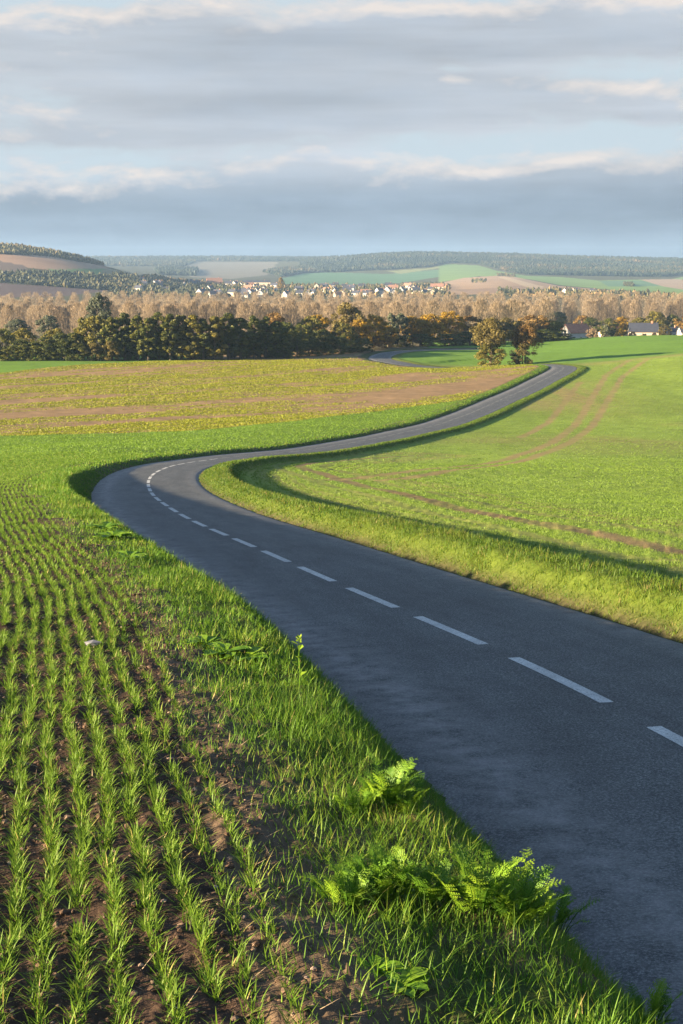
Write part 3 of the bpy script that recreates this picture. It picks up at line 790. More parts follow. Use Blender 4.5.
# lone stalk against the asphalt
x, y, zq = near_pt(299, 690)
t = thing('flower_stalk', 'single tall weed stalk with leaves rising from the verge against the dark road', 'weed', (x, y, zq))
mb = MB(); mb.tube([(0, 0, 0), (.01, 0, .15), (.0, .01, .3), (.01, 0, .40)], [.005, .004, .003, .002], 5); link('stem', mb.mesh('stem', M_WEED), t)
for k, (zz_, a_) in enumerate([(.12, .4), (.2, 2.6), (.27, 4.6), (.33, 1.2), (.38, 3.6)]):
    mb = MB(); ca, sa = cos(a_), sin(a_); L = .07
    mb.add([(0, 0, zz_), (ca * L * .5 - sa * .028, sa * L * .5 + ca * .028, zz_ + .03), (ca * L, sa * L, zz_ + .035), (ca * L * .5 + sa * .028, sa * L * .5 - ca * .028, zz_ + .03)], [(0, 1, 2, 3)], .8)
    link('leaf', mb.mesh('leaf', M_WEED), t)
mb = MB()
for k in range(14):
    a_ = k * 2.4; r_ = .024; mb.add([(0, 0, .39 + .004 * k), (cos(a_) * r_, sin(a_) * r_, .40 + .004 * k), (cos(a_ + .8) * r_, sin(a_ + .8) * r_, .415 + .004 * k)], [(0, 1, 2)], 1.0)
link('flower_head', mb.mesh('flower_head', M_WEED), t)
# a slaty stone among the wheat
x, y, zq = near_pt(94, 646)
V_, L_, S_, T_ = blobs(np.array([[0, 0, .03]]), np.array([[.085, .04, .03]]), np.array([.5]), .2, 1)
thing('field_stone', 'flat bluish grey stone lying between the wheat rows', 'stone', (x, y, zq), .1, None, mesh_np('field_stone', V_, L_, S_, M_STONE))
for i, (u, v_, s_) in enumerate([(28, 895, .022), (150, 925, .02), (96, 955, .018), (322, 823, .026), (342, 760, .02)]):
    pass

# ------------------------------------------------------------------ trees
def crown(name, m, hb, ht, rad, shape, nclump, nleaf, leaf, seed, spreadf=.30):
    r_ = np.random.default_rng(seed)
    t = r_.uniform(0, 1, nclump); a = r_.uniform(0, 2 * pi, nclump); q = np.sqrt(r_.uniform(.12, 1.15, nclump))
    if shape == 'round': pr = np.sqrt(np.clip(1 - (2 * t - 1) ** 2, .04, 1))
    elif shape == 'column': pr = np.interp(t, [0, .2, .6, .85, 1], [.8, 1, .95, .6, .12])
    elif shape == 'broad': pr = np.interp(t, [0, .2, .5, .8, 1], [.65, 1, .95, .7, .25])
    elif shape == 'bush': pr = np.interp(t, [0, .15, .6, 1], [.9, 1, .85, .4])
    rr = rad * pr * q * r_.uniform(.75, 1.1, nclump)
    cc = np.c_[np.cos(a) * rr, np.sin(a) * rr, hb + (ht - hb) * (.06 + .88 * t)]
    ci = r_.integers(0, nclump, nleaf); cs = rad * spreadf * r_.uniform(.6, 1.25, nclump)
    dv = r_.normal(0, 1, (nleaf, 3)); dv /= np.linalg.norm(dv, axis=1)[:, None]
    P = cc[ci] + dv * (cs[ci] * r_.uniform(.35, 1.0, nleaf) ** .6)[:, None] * np.array([1, 1, .8])
    P[:, 2] = np.maximum(P[:, 2], .1)
    # leaf sprays: diamonds facing roughly outwards
    nr = dv + r_.normal(0, .55, (nleaf, 3)); nr /= np.linalg.norm(nr, axis=1)[:, None]
    ax = np.cross(nr, r_.normal(0, 1, (nleaf, 3))); ax /= np.linalg.norm(ax, axis=1)[:, None] + 1e-9; bx = np.cross(nr, ax)
    s = leaf * r_.uniform(.6, 1.35, nleaf)[:, None]
    V = np.stack([P - ax * s, P - bx * s * .55, P + ax * s, P + bx * s * .6], 1).reshape(-1, 3)
    tint = np.clip(r_.normal(.5, .12, nleaf) + r_.normal(0, .16, nclump)[ci], 0, 1)
    return mesh_np(name, V, np.arange(nleaf * 4), np.full(nleaf, 4), m, {'tint': np.repeat(tint, 4)}), cc
def trunk_mesh(h, r0, cc, seed, nl=9):
    rr = random.Random(seed); mb = MB()
    mb.tube([(0, 0, -.4), (rr.uniform(-.1, .1), rr.uniform(-.1, .1), h * .3), (rr.uniform(-.3, .3), rr.uniform(-.3, .3), h * .6), (0, 0, h * .9)], [r0 * 1.25, r0, r0 * .65, r0 * .15], 8)
    for k in range(min(nl, len(cc))):
        c = cc[k * len(cc) // nl]; b = np.array((0, 0, max(.15 * h, c[2] * rr.uniform(.45, .7))))
        mb.tube([b, (b + c) / 2 + np.array((0, 0, .06 * h)), c], [r0 * .38, r0 * .25, r0 * .08], 5)
    return mb.mesh('trunk', M_BARK)
TREE_M = {
 'dark': leaf_mat('dark_green_foliage', [(0, (.034, .05, .012)), (.5, (.08, .097, .018)), (1, (.165, .15, .026))], .32, objvar=.35),
 'olive': leaf_mat('olive_foliage', [(0, (.06, .065, .013)), (.5, (.135, .125, .02)), (1, (.23, .185, .028))], .25, objvar=.4),
 'golden': leaf_mat('golden_foliage', [(0, (.15, .10, .012)), (.5, (.32, .20, .016)), (1, (.46, .31, .03))], .35, objvar=.4),
 'orange': leaf_mat('orange_brown_foliage', [(0, (.11, .06, .016)), (.5, (.185, .115, .034)), (1, (.30, .19, .052))], .3, objvar=.3),
 'brown': leaf_mat('brown_green_foliage', [(0, (.06, .05, .016)), (.5, (.12, .10, .027)), (1, (.20, .155, .04))], .25, objvar=.25),
 'grey': leaf_mat('grey_green_foliage', [(0, (.05, .065, .04)), (.5, (.085, .10, .06)), (1, (.13, .14, .08))], .2, objvar=.3),
 'tan': leaf_mat('tan_foliage', [(0, (.20, .145, .09)), (.5, (.32, .235, .15)), (1, (.46, .35, .22))], .3, objvar=.3),
 'bare': leaf_mat('bare_twig', [(0, (.165, .128, .088)), (.5, (.245, .192, .132)), (1, (.355, .282, .19))], .35, objvar=.45),
}
PROTO = {}
def tree_proto(kind, shape, var):
    k = (kind, shape, var)
    if k in PROTO: return PROTO[k]
    sd = hash((kind, shape)) % 1 + sum(map(ord, kind + shape)) + 31 * var
    H = 10.0
    dims = {'round': (1.0, 3.9), 'column': (.5, 2.4), 'broad': (4.1, 4.4), 'bush': (.1, 4.6)}[shape]
    cm, cc = crown('crown', TREE_M[kind], dims[0], H, dims[1], shape, 85 if shape != 'bush' else 60, 8000, .21, sd, .30 if shape == 'broad' else .235)
    tm = trunk_mesh(H, .22, cc, sd)
    PROTO[k] = (cm, tm); return PROTO[k]
def place_tree(kind, shape, u, v_top, v_base, Y, wpx, label, group=None, name='broadleaf_tree', cat='tree', var=0, dy=0.0):
    """stands at distance Y; size from the angle it subtends"""
    x = (u - CX) / F * (Y * cos(PITCH) + prof(Y) * sin(PITCH)); zg = float(surf(x, Y)[0][0])
    hgt = (v_base - v_top) / F * Y * 1.0
    base_gap = 0
    cm, tm = tree_proto(kind, shape, var)
    W0 = {'round': 3.9, 'column': 2.4, 'broad': 4.4, 'bush': 4.6}[shape] * 2.25
    sx = 1.18 * wpx / F * Y / W0
    o = thing(name, label, cat, (x, Y, zg), rng.uniform(0, 6.28), group)
    o.scale = (sx, sx, hgt / 10.3)
    link('trunk', tm, o); link('crown', cm, o)
    return o
# the pair beside the road
place_tree('brown', 'broad', 490, 315, 363, 348, 34, 'brown green roadside tree, left of the pair standing alone in the green field', None)
place_tree('orange', 'broad', 525, 321, 363, 349, 27, 'orange brown roadside tree, right of the pair standing alone in the green field', None)
place_tree('olive', 'bush', 491, 338, 364, 345, 30, 'dense green bush round the foot of the brown green roadside tree', None, 'shrub', 'bush')
place_tree('brown', 'bush', 522.5, 341, 364, 346, 24, 'brown bush round the foot of the orange brown roadside tree', None, 'shrub', 'bush')
# tall dark row on the left and its neighbours
G1 = 'trees of the dark row behind the stubble field'
L1 = {'dark': 'dense dark green tree in the tall row behind the stubble field', 'olive': 'olive green tree with sunlit left side in the tall row behind the stubble field',
      'golden': 'golden autumn tree in the row behind the green field', 'orange': 'orange brown autumn tree in the row behind the green field', 'brown': 'brown autumn tree in the row behind the stubble field',
      'grey': 'grey green tree among the autumn trees behind the stubble field', 'tan': 'pale tan half bare tree rising behind the dark row'}
row = []
r_ = random.Random(5)
for u in (-30, -10, 8, 22, 36, 50, 64, 78): row.append(('dark', 'bush', u, 346 + r_.uniform(-5, 4), 363.5, 349.5, 24))
for u in (-62, -40, -22, 3): row.append(('dark', 'round', u, 333 + r_.uniform(-3, 5), 363, 352, 28))
row += [('dark', 'round', 22, 341, 363, 350, 22), ('dark', 'round', 45, 338, 362, 351, 34), ('dark', 'round', 62, 334, 362, 352, 26), ('olive', 'round', 55, 330, 362, 357, 26), ('dark', 'round', 75, 333, 362, 352, 24),
        ('olive', 'round', 24, 331, 362, 362, 26), ('olive', 'column', 84, 317, 362, 356, 20), ('olive', 'round', 96, 316, 362, 354, 34), ('grey', 'round', 101, 305, 360, 430, 25),
        ('brown', 'bush', 94, 345, 363, 349, 16), ('brown', 'bush', 111, 342, 363, 349, 16)]
u = 112
while u < 282:
    kd = r_.choice(['dark', 'dark', 'olive', 'dark', 'olive']) if u < 200 else r_.choice(['dark', 'dark', 'dark', 'olive'])
    bv = np.interp(u, [110, 200, 290], [362, 361, 358]); Yv = np.interp(u, [110, 200, 290], [352, 354, 366])
    row.append((kd, 'column', u, 313 + r_.uniform(-2.5, 5) + max(0, u - 240) * .1, bv, Yv + r_.uniform(-2, 2), r_.uniform(22, 28)))
    row.append(('dark', 'bush', u + 6, 336 + r_.uniform(-4, 6), bv, Yv + 6, 26)); u += r_.uniform(10, 14)
row += [('dark', 'round', 286, 322, 357, 372, 30), ('orange', 'round', 275, 315, 357, 392, 26), ('dark', 'round', 303, 324, 356, 378, 30), ('olive', 'round', 312, 318, 355, 395, 30), ('dark', 'round', 322, 330, 355, 384, 28),
        ('golden', 'round', 318, 316, 353, 405, 30), ('brown', 'round', 347, 305, 352, 418, 34), ('olive', 'round', 344, 322, 353, 396, 26), ('dark', 'bush', 340, 336, 354, 390, 28), ('dark', 'bush', 362, 338, 353, 396, 24),
        ('golden', 'round', 373, 316, 350, 420, 34), ('golden', 'round', 360, 320, 351, 414, 26), ('grey', 'column', 391, 312, 348, 432, 15), ('grey', 'round', 400, 314, 348, 436, 20), ('golden', 'round', 388, 326, 348, 428, 22),
        ('orange', 'bush', 382, 335, 350, 420, 20), ('dark', 'bush', 398, 337, 347.5, 434, 24),
        ('golden', 'round', 412, 316, 347, 440, 28), ('golden', 'round', 430, 314, 346.5, 446, 32), ('golden', 'round', 449, 312, 346, 452, 28), ('orange', 'round', 470, 316, 345, 456, 30), ('golden', 'round', 421, 320, 347, 442, 24),
        ('dark', 'bush', 420, 334, 347, 436, 34), ('dark', 'bush', 445, 333, 346, 440, 34), ('dark', 'bush', 470, 330, 345, 446, 34), ('dark', 'round', 484, 324, 345, 458, 28), ('brown', 'round', 505, 318, 344, 462, 26),
        ('dark', 'bush', 545, 330, 343, 462, 40), ('orange', 'round', 534, 316, 343, 468, 32), ('dark', 'round', 552, 322, 342, 470, 26), ('dark', 'bush', 562, 334, 341, 464, 24), ('brown', 'round', 515, 322, 344, 465, 28)]
for i, (kd, shp, u, vt, vb, Yv, wp) in enumerate(row):
    nm, ct = ('shrub', 'bush') if shp == 'bush' else ('broadleaf_tree', 'tree')
    lab = {'dark': 'dark low bush filling the gap under the tree row behind the fields', 'brown': 'reddish brown bush at the left foot of the tree row', 'orange': 'orange brown bush where the road meets the tree row', }[kd] if shp == 'bush' else L1[kd]
    place_tree(kd, shp, u, vt, vb, Yv, wp, lab, G1 if shp != 'bush' else 'bushes at the foot of the tree row', nm, ct, var=i % 3)
row = []
for u in (284, 297, 309, 321, 333, 352): place_tree('dark', 'bush', u, 339 + r_.uniform(-3, 3), float(np.interp(u, [284, 352], [357.5, 353.5])), float(np.interp(u, [284, 352], [364, 392])), 24, 'dark low bush filling the gap under the tree row behind the fields', 'bushes at the foot of the tree row', 'shrub', 'bush', var=int(u) % 3)
# trees round the farm, right
farm = [('dark', 'round', 590, 318, 338, 640, 20), ('dark', 'round', 608, 319, 338, 650, 20), ('golden', 'round', 622, 317, 337, 660, 18), ('olive', 'round', 655, 312, 336, 680, 22), ('olive', 'round', 640, 319, 336, 690, 20),
        ('orange', 'round', 582, 320, 339, 690, 18), ('dark', 'round', 672, 316, 336, 680, 18), ('tan', 'round', 592, 329, 340, 560, 11), ('grey', 'column', 606, 325, 340, 560, 9), ('orange', 'round', 695, 308, 336, 560, 36),
        ('golden', 'bush', 619, 329, 339, 545, 12), ('tan', 'bush', 632, 331, 338, 550, 9), ('tan', 'bush', 644, 333, 338, 552, 7), ('tan', 'bush', 654, 332, 338, 555, 8), ('dark', 'round', 553, 322, 339, 600, 20), ('brown', 'round', 664, 325, 337, 640, 14)]
for i, (kd, shp, u, vt, vb, Yv, wp) in enumerate(farm):
    nm, ct = ('shrub', 'bush') if shp == 'bush' else ('broadleaf_tree', 'tree')
    names = {'dark': 'dark green', 'golden': 'golden', 'olive': 'olive green', 'orange': 'orange brown', 'tan': 'pale tan', 'grey': 'slim grey green', 'brown': 'brown'}
    place_tree(kd, shp, u, vt, vb + 2, Yv, wp, f'{names[kd]} {"bush" if ct == "bush" else "tree"} beside the farm buildings beyond the upper field', 'trees and bushes round the farm', nm, ct, var=i % 3)

# bare poplars of the valley floor
def poplar_proto(var):
    r_ = np.random.default_rng(300 + var); mb = MB(); H = 18.0
    mb.tube([(0, 0, -.4), (0, 0, H * .4), (.1, 0, H * .75), (0, 0, H)], [.26, .2, .11, .02], 6)
    for k in range(16):
        t = r_.uniform(.2, .85); a = r_.uniform(0, 6.28); L = (1 - t) * 4.2 + 1.4; b = np.array((0, 0, H * t)); e = b + np.array((cos(a) * L * .42, sin(a) * L * .42, L * .95))
        mb.tube([b, (b + e) / 2 + np.array((cos(a), sin(a), 0)) * .15, e], [.07, .05, .015], 4)
    tm = mb.mesh('trunk', M_BARK)
    n = 2600
    t = r_.uniform(.10, 1, n) ** .8; a = r_.uniform(0, 6.28, n); rad = np.interp(t, [0, .3, .6, .85, 1], [2.2, 2.6, 2.5, 2.0, .9]) * np.sqrt(r_.uniform(.02, 1, n))
    P = np.c_[np.cos(a) * rad, np.sin(a) * rad, H * t * .97]
    L = r_.uniform(.7, 1.7, n); wv = r_.uniform(.02, .055, n); ou = np.c_[np.cos(a), np.sin(a), np.zeros(n)]
    tip = P + ou * (L * .2)[:, None] + np.c_[np.zeros(n), np.zeros(n), L]
    sd = np.c_[-np.sin(a), np.cos(a), np.zeros(n)] * wv[:, None]
    rot = r_.uniform(0, 6.28, n); sd = np.c_[np.cos(rot), np.sin(rot), 0 * rot] * wv[:, None]
    V = np.stack([P - sd, P + sd, tip], 1).reshape(-1, 3)
    cm = mesh_np('crown', V, np.arange(n * 3), np.full(n, 3), TREE_M['bare'], {'tint': np.repeat(r_.uniform(0, 1, n), 3)})
    return tm, cm
POP = [poplar_proto(v) for v in range(5)]
pop_n = 0
spots = []
for Yr, sp in ((540, 7.0), (575, 6.6), (615, 6.6), (660, 6.6), (710, 6.8), (770, 7), (830, 7.2), (890, 7.4), (950, 7.6), (1010, 7.8)):
    xr = -.275 * Yr
    while xr < .275 * Yr:
        xr += sp * r_.uniform(.6, 1.4); Yv = Yr + r_.uniform(-16, 16); u = CX + F * xr / Yv
        if u > 548 and Yv < 745: continue
        if u < 70 and Yv < 600 and r_.random() < .5: continue
        spots.append((xr, Yv, r_.uniform(.84, .92) * float(np.interp(Yv, [540, 1010], [.95, .98])), r_.uniform(0, 6)))
spots.sort(key=lambda q: q[1])
nsel = 290
for k, (xr, Yv, s, a) in enumerate(spots[:nsel]):
    tm, cm = POP[k % 5]
    o = thing('poplar_tree', 'bare brown poplar in the dense leafless belt across the valley floor', 'tree', (xr, Yv, float(surf(xr, Yv)[0][0])), a, 'bare poplars on the valley floor')
    o.scale = (s * 1.6, s * 1.6, s)
    link('trunk', tm, o); link('crown', cm, o)
pp = Pile()
cvs = []
for tm, cm in POP:
    q = np.empty(len(cm.vertices) * 3, np.float32); cm.vertices.foreach_get('co', q); tq = np.empty(len(cm.vertices), np.float32); cm.attributes['tint'].data.foreach_get('value', tq); cvs.append((q.reshape(-1, 3), tq))
rest = spots[nsel:]; zr = surf([q[0] for q in rest], [q[1] for q in rest])[0]
for k, (xr, Yv, s, a) in enumerate(rest):
    q, tq = cvs[k % 5]; n3 = (len(q) // 3) * 3; c_, s_ = cos(a) * s * 1.6, sin(a) * s * 1.6
    sel = np.arange(0, n3).reshape(-1, 3)[::2].ravel()
    q = q[sel]; V_ = np.c_[q[:, 0] * c_ - q[:, 1] * s_ + xr, q[:, 0] * s_ + q[:, 1] * c_ + Yv, q[:, 2] * s + zr[k]]
    pp.add(V_, np.arange(len(V_)), np.full(len(V_) // 3, 3), np.clip(tq[sel] + r_.uniform(-.25, .25), 0, 1))
o = pp.link('poplar_wood', TREE_M['bare']); tag(o, 'hazy brown mass of leafless poplars deeper in the valley', 'woods', None, 'stuff')
# a few leafy and half bare trees within the belt
for i, (kd, shp, u, vt, vb, Yv, wp) in enumerate([('grey', 'round', 18, 326, 350, 470, 24), ('grey', 'round', 48, 322, 350, 480, 22), ('tan', 'round', 58, 296, 330, 640, 30), 
        ('tan', 'round', 85, 296, 332, 640, 30), ('tan', 'round', 122, 300, 330, 640, 26), ('grey', 'round', 152, 302, 330, 640, 22), ('brown', 'round', 138, 303, 331, 640, 20), ('tan', 'round', 178, 298, 330, 700, 26),
        ('brown', 'round', 210, 308, 332, 620, 22), ('brown', 'round', 300, 311, 335, 600, 20), ('grey', 'round', 478, 306, 335, 600, 16), ('grey', 'round', 556, 306, 335, 620, 30), ('brown', 'round', 540, 308, 335, 600, 26)]):
    place_tree(kd, shp, u, vt, vb, Yv, wp, {'tan': 'pale tan leafy tree glowing in the bare poplar belt', 'grey': 'grey green rounded tree standing in the bare poplar belt', 'brown': 'dull brown rounded tree standing in the bare poplar belt'}[kd], 'leafy trees within the poplar belt', var=i % 3)

# ------------------------------------------------------------------ far woods (masses)
M_FOREST = leaf_mat('far_wood_foliage', [(0, (.012, .022, .012)), (.5, (.026, .036, .016)), (.85, (.055, .05, .022)), (1, (.10, .07, .03))], .1)  # foliage colours darkened to stand in for cloud shade on the hills
M_HEDGE = leaf_mat('valley_tree_foliage', [(0, (.03, .036, .014)), (.4, (.07, .068, .026)), (.75, (.14, .105, .045)), (1, (.25, .17, .08))], .1)
def wood(name, m, areas, size, label, ntry):
    p = Pile()
    for (P, z0, z1, dens) in areas:
        dens = int(dens * 7)
        us = [q[0] for q in P]; n = ntry
        Yv = np.exp(rng.uniform(math.log(z0), math.log(z1), n)); u = rng.uniform(min(us), max(us), n)
        x = (u - CX) / F * Yv; h = land_h(x, Yv); uu, vv = project(x, Yv, h)
        k = poly_mask(uu, vv, P); x, Yv, h = x[k], Yv[k], h[k]
        A = dens; k = np.arange(len(x)) < A; x, Yv, h = x[k], Yv[k], h[k]
        s = rng.uniform(.4, 1.0, len(x)) * size * .5
        pt = np.clip(fbm(x / 150, Yv / 150, 161) * 1.9 - .6 + rng.normal(0, .15, len(x)), 0, 1)
        p.add(*blobs(np.c_[x, Yv, EYE - h + s * rng.uniform(.3, 1.9, len(x))], np.c_[s, s, s * rng.uniform(.9, 1.4, len(x))], pt, .45, 1, 2))
    o = p.link(name, m); tag(o, label, 'woods', None, 'stuff'); return o
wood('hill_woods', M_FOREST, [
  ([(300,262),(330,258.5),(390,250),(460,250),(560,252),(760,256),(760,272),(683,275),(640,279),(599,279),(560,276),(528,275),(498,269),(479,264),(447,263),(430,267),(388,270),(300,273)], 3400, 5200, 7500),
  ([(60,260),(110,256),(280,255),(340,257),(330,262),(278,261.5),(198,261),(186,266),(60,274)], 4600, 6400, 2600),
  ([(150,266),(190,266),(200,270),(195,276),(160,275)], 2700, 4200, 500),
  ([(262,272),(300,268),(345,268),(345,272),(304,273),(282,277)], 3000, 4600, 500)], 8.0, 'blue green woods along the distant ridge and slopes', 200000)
wood('hillside_woods', M_HEDGE, [
  ([(-120,226),(0,236),(60,249),(105,262),(130,271),(112,267),(79,261.5),(44,256),(0,254.5),(-120,244)], 1700, 2050, 700),
  ([(-60,275),(30,273),(60,274),(98,276),(160,284),(160,290),(110,291),(70,288),(0,283),(-60,281)], 1250, 1900, 330),
  ([(110,274),(140,277),(185,279),(235,281),(260,286),(260,297),(110,300)], 1350, 2300, 520),
  ([(260,284),(400,285),(450,284),(450,296),(400,298),(260,298)], 1450, 2300, 190),
  ([(400,282),(440,280),(445,288),(400,288)], 1800, 2500, 120),
  ([(495,290),(560,291),(640,293),(683,298),(683,302),(560,299),(495,296)], 1400, 2000, 130),
  ([(470,279.5),(486,280.5),(486,283),(470,283)], 2000, 3000, 12), ([(495,274),(515,275.5),(515,277),(495,276)], 2000, 3400, 25), ([(620,283),(634,285),(634,287),(620,286)], 2000, 3400, 20)],
  5.0, 'olive and tan trees along the left hill crest and among the village', 140000)

# ------------------------------------------------------------------ houses
M_WALL = plain_mat('white_render', (.50, .48, .45), .8, .1, .5)
M_CREAM = plain_mat('cream_render', (.55, .47, .37), .8, .1, .5)
M_SLATE = plain_mat('slate_roof', (.045, .05, .07), .6, .2, 1.0)
M_RED = plain_mat('red_tile_roof', (.25, .135, .095), .8, .2, 1.0)
M_GLASS = plain_mat('window_glass', (.04, .045, .055), .2, .1)
M_BRICK = plain_mat('brick', (.40, .20, .13), .85, .2, 1.0)
M_DOOR = plain_mat('painted_door', (.16, .10, .07), .6)
def house_meshes(L, W, he, hr, wm, rm, detail=False):
    """walls with gables, roof of two slabs, chimney, windows"""
    w = MB(); a, b = L / 2, W / 2
    w.add([(-a, -b, -2), (a, -b, -2), (a, b, -2), (-a, b, -2), (-a, -b, he), (a, -b, he), (a, b, he), (-a, b, he), (-a, 0, hr), (a, 0, hr)],
          [(0, 1, 5, 4), (2, 3, 7, 6), (1, 2, 6, 9, 5), (3, 0, 4, 8, 7), (4, 5, 9, 8), (6, 7, 8, 9)])
    r = MB(); ov = .35; sl = (hr - he) / b; th = .22
    for sg in (1, -1):
        e = b + ov; ze = he - sl * ov
        vs = [(-a - ov, sg * e, ze + .02), (a + ov, sg * e, ze + .02), (a + ov, 0, hr + .02), (-a - ov, 0, hr + .02)]
        vs += [(x, y, zq + th) for x, y, zq in vs]
        r.add(vs, [(0, 1, 2, 3), (7, 6, 5, 4), (0, 4, 5, 1), (1, 5, 6, 2), (2, 6, 7, 3), (3, 7, 4, 0)])
    c = MB(); c.box(a * .55, a * .55 + .8, -.35, .35, hr - .5, hr + 1.1)
    out = [('wall', w.mesh('wall', wm)), ('roof', r.mesh('roof', rm)), ('chimney', c.mesh('chimney', M_BRICK))]
    nwin = 3 if L < 14 else 5
    for k in range(nwin):
        if detail and k == nwin // 2: continue
        xx = -a + L * (k + .5) / nwin; q = MB(); q.box(xx - .55, xx + .55, -b - .04, -b + .1, 1.0, 2.3); out.append(('window', q.mesh('window', M_GLASS)))
    q = MB(); q.box(-.5, .5, -b - .05, -b + .1, -.05, 2.1); out.append(('door', q.mesh('door', M_DOOR)))
    q = MB(); q.box(-a - .04, -a + .1, -.6, .6, he - .4, he + .9); out.append(('window', q.mesh('window', M_GLASS)))
    return out
def build(parts, name, label, cat, u, Y, rz, group=None, sc=1.0, lift=0):
    x = (u - CX) / F * Y; zg = float(surf(x, Y)[0][0])
    o = thing(name, label, cat, (x, Y, zg + lift), rz, group); o.scale = (sc, sc, sc)
    roof = None
    for nm, me in parts:
        if nm == 'chimney': link(nm, me, roof)
        else:
            c = link(nm, me, o)
            if nm == 'roof': roof = c
    return o
KINDS_H = [house_meshes(11, 8, 4.2, 8.0, M_WALL, M_SLATE), house_meshes(13, 8, 3.2, 7.2, M_WALL, M_RED), house_meshes(10, 8, 5.2, 9.0, M_CREAM, M_SLATE), house_meshes(12, 9, 3.4, 8.4, M_WALL, M_SLATE)]
LABH = ['white house with slate roof in the distant village', 'white house with red tiled roof in the distant village', 'cream tall house with slate roof in the distant village', 'white steep roofed house in the distant village']
for i in range(92):
    if i < 10: u, v_ = r_.uniform(140, 170), r_.uniform(285, 291)
    elif i < 26: u, v_ = r_.uniform(182, 250), r_.uniform(285, 297)
    else: u, v_ = r_.uniform(225, 448), r_.uniform(286.5, 297)
    if i >= 86: u, v_ = r_.uniform(562, 596), r_.uniform(291, 295)
    Yv = 36 * F / (v_ - 262) if i < 86 else r_.uniform(1650, 1850)
    if i < 10: Yv = r_.uniform(1550, 1850)
    k = r_.choice([0, 0, 3, 3, 0, 2, 1])
    build(KINDS_H[k], 'house', LABH[k], 'house', u, Yv, r_.choice([0, pi / 2, .5, -.4, 1.1]) + r_.uniform(-.2, .2), 'houses of the distant village', r_.uniform(.62, .92) * (.7 if i >= 86 else 1), lift=.6)
# larger buildings of the village
build(house_meshes(22, 14, 5, 11, M_BRICK, M_RED), 'village_hall', 'large brick building with red roof above the left end of the village', 'building', 216, 2080, .25)
build(house_meshes(40, 12, 6, 8.5, M_CREAM, M_SLATE), 'long_building', 'long grey roofed building in the middle of the village', 'building', 258, 2150, .05)
build(house_meshes(17, 10, 4, 8, M_CREAM, M_RED), 'long_building', 'long pale building with pinkish roof at the right end of the village', 'building', 436, 1900, -.1)
o = place_tree('golden', 'column', 281, 277, 290, 1900, 6, 'lone yellow columnar tree rising among the village houses')
# the farm beyond the upper field
M_TILE = plain_mat('orange_tile_roof', (.36, .15, .09), .8, .2, 1.0)
build(house_meshes(11, 7, 4.0, 7.2, M_WALL, M_TILE, True), 'farmhouse', 'white farmhouse with red tiled roof at the left of the farm', 'house', 574, 590, .55)
build(house_meshes(8, 6, 3.0, 5.0, M_CREAM, M_TILE, True), 'outbuilding', 'low pale outbuilding with red roof between the farmhouse and the barn', 'building', 607, 655, .2)
build(house_meshes(12.5, 9, 3.4, 6.9, M_CREAM, M_SLATE, True), 'barn', 'long barn with dark blue slate roof among bushes', 'barn', 641, 645, -.05)
build(house_meshes(6, 5, 3.2, 4.8, M_WALL, M_SLATE, True), 'outbuilding', 'small white outbuilding with grey roof right of the dark barn', 'building', 669, 650, .3)
build(house_meshes(8, 6, 3.6, 5.8, M_WALL, M_SLATE, True), 'outbuilding', 'small white building half cut off at the right edge of the picture', 'building', 686, 620, .1)

# ------------------------------------------------------------------ haze
def haze():
    mb = MB(); mb.box(-7150, 7150, -7150, 7150, -60, 75)
    o = link('haze', None or mb.mesh('haze', bpy.data.materials.new('haze_air')))
    m = o.data.materials[0]; m.use_nodes = True; nt = m.node_tree; nt.nodes.remove(nt.nodes['Principled BSDF'])
    pv = nt.nodes.new('ShaderNodeVolumePrincipled'); pv.inputs['Color'].default_value = (.33, .51, .80, 1); pv.inputs['Density'].default_value = .9e-4; pv.inputs['Anisotropy'].default_value = .1
    nt.links.new(pv.outputs[0], nt.nodes['Material Output'].inputs['Volume'])
    o['kind'] = 'stuff'; o['label'] = 'thin blue haze over the valley and the hills'; o['category'] = 'haze'
haze()

# ------------------------------------------------------------------ sky, sun, camera
W = bpy.data.worlds.new('World'); SC.world = W; W.use_nodes = True
nt = W.node_tree; bg = nt.nodes['Background']; bg.inputs['Strength'].default_value = .05
sky = nt.nodes.new('ShaderNodeTexSky'); sky.sky_type = 'NISHITA'; sky.sun_disc = False; sky.sun_elevation = R(SUN_EL); sky.sun_rotation = R(270 - SUN_BACK)
tc = nt.nodes.new('ShaderNodeTexCoord')
sp = nt.nodes.new('ShaderNodeSeparateXYZ'); nt.links.new(tc.outputs['Generated'], sp.inputs[0])
def math_(op, a, b, c=None):
    n = N(nt, 'ShaderNodeMath', operation=op)
    for i, q in enumerate((a, b, c)):
        if q is None: continue
        if isinstance(q, (int, float)): n.inputs[i].default_value = q
        else: nt.links.new(q, n.inputs[i])
    return n.outputs[0]
g = lambda q: (q,) * 3
def el_of(v_): return math.sin(math.atan((262 - v_) / F))
def band(v_): return el_of(v_) / .25
def noise_(scale3, loc, Scale, Detail, Rough, Dist=0.0):
    m_ = N(nt, 'ShaderNodeMapping'); m_.inputs['Scale'].default_value = scale3; m_.inputs['Location'].default_value = loc
    nt.links.new(tc.outputs['Generated'], m_.inputs['Vector'])
    n_ = N(nt, 'ShaderNodeTexNoise', Scale=Scale, Detail=Detail, Roughness=Rough, Distortion=Dist); nt.links.new(m_.outputs[0], n_.inputs['Vector'])
    return n_.outputs['Fac']
OX, OY = CLOUD_AT
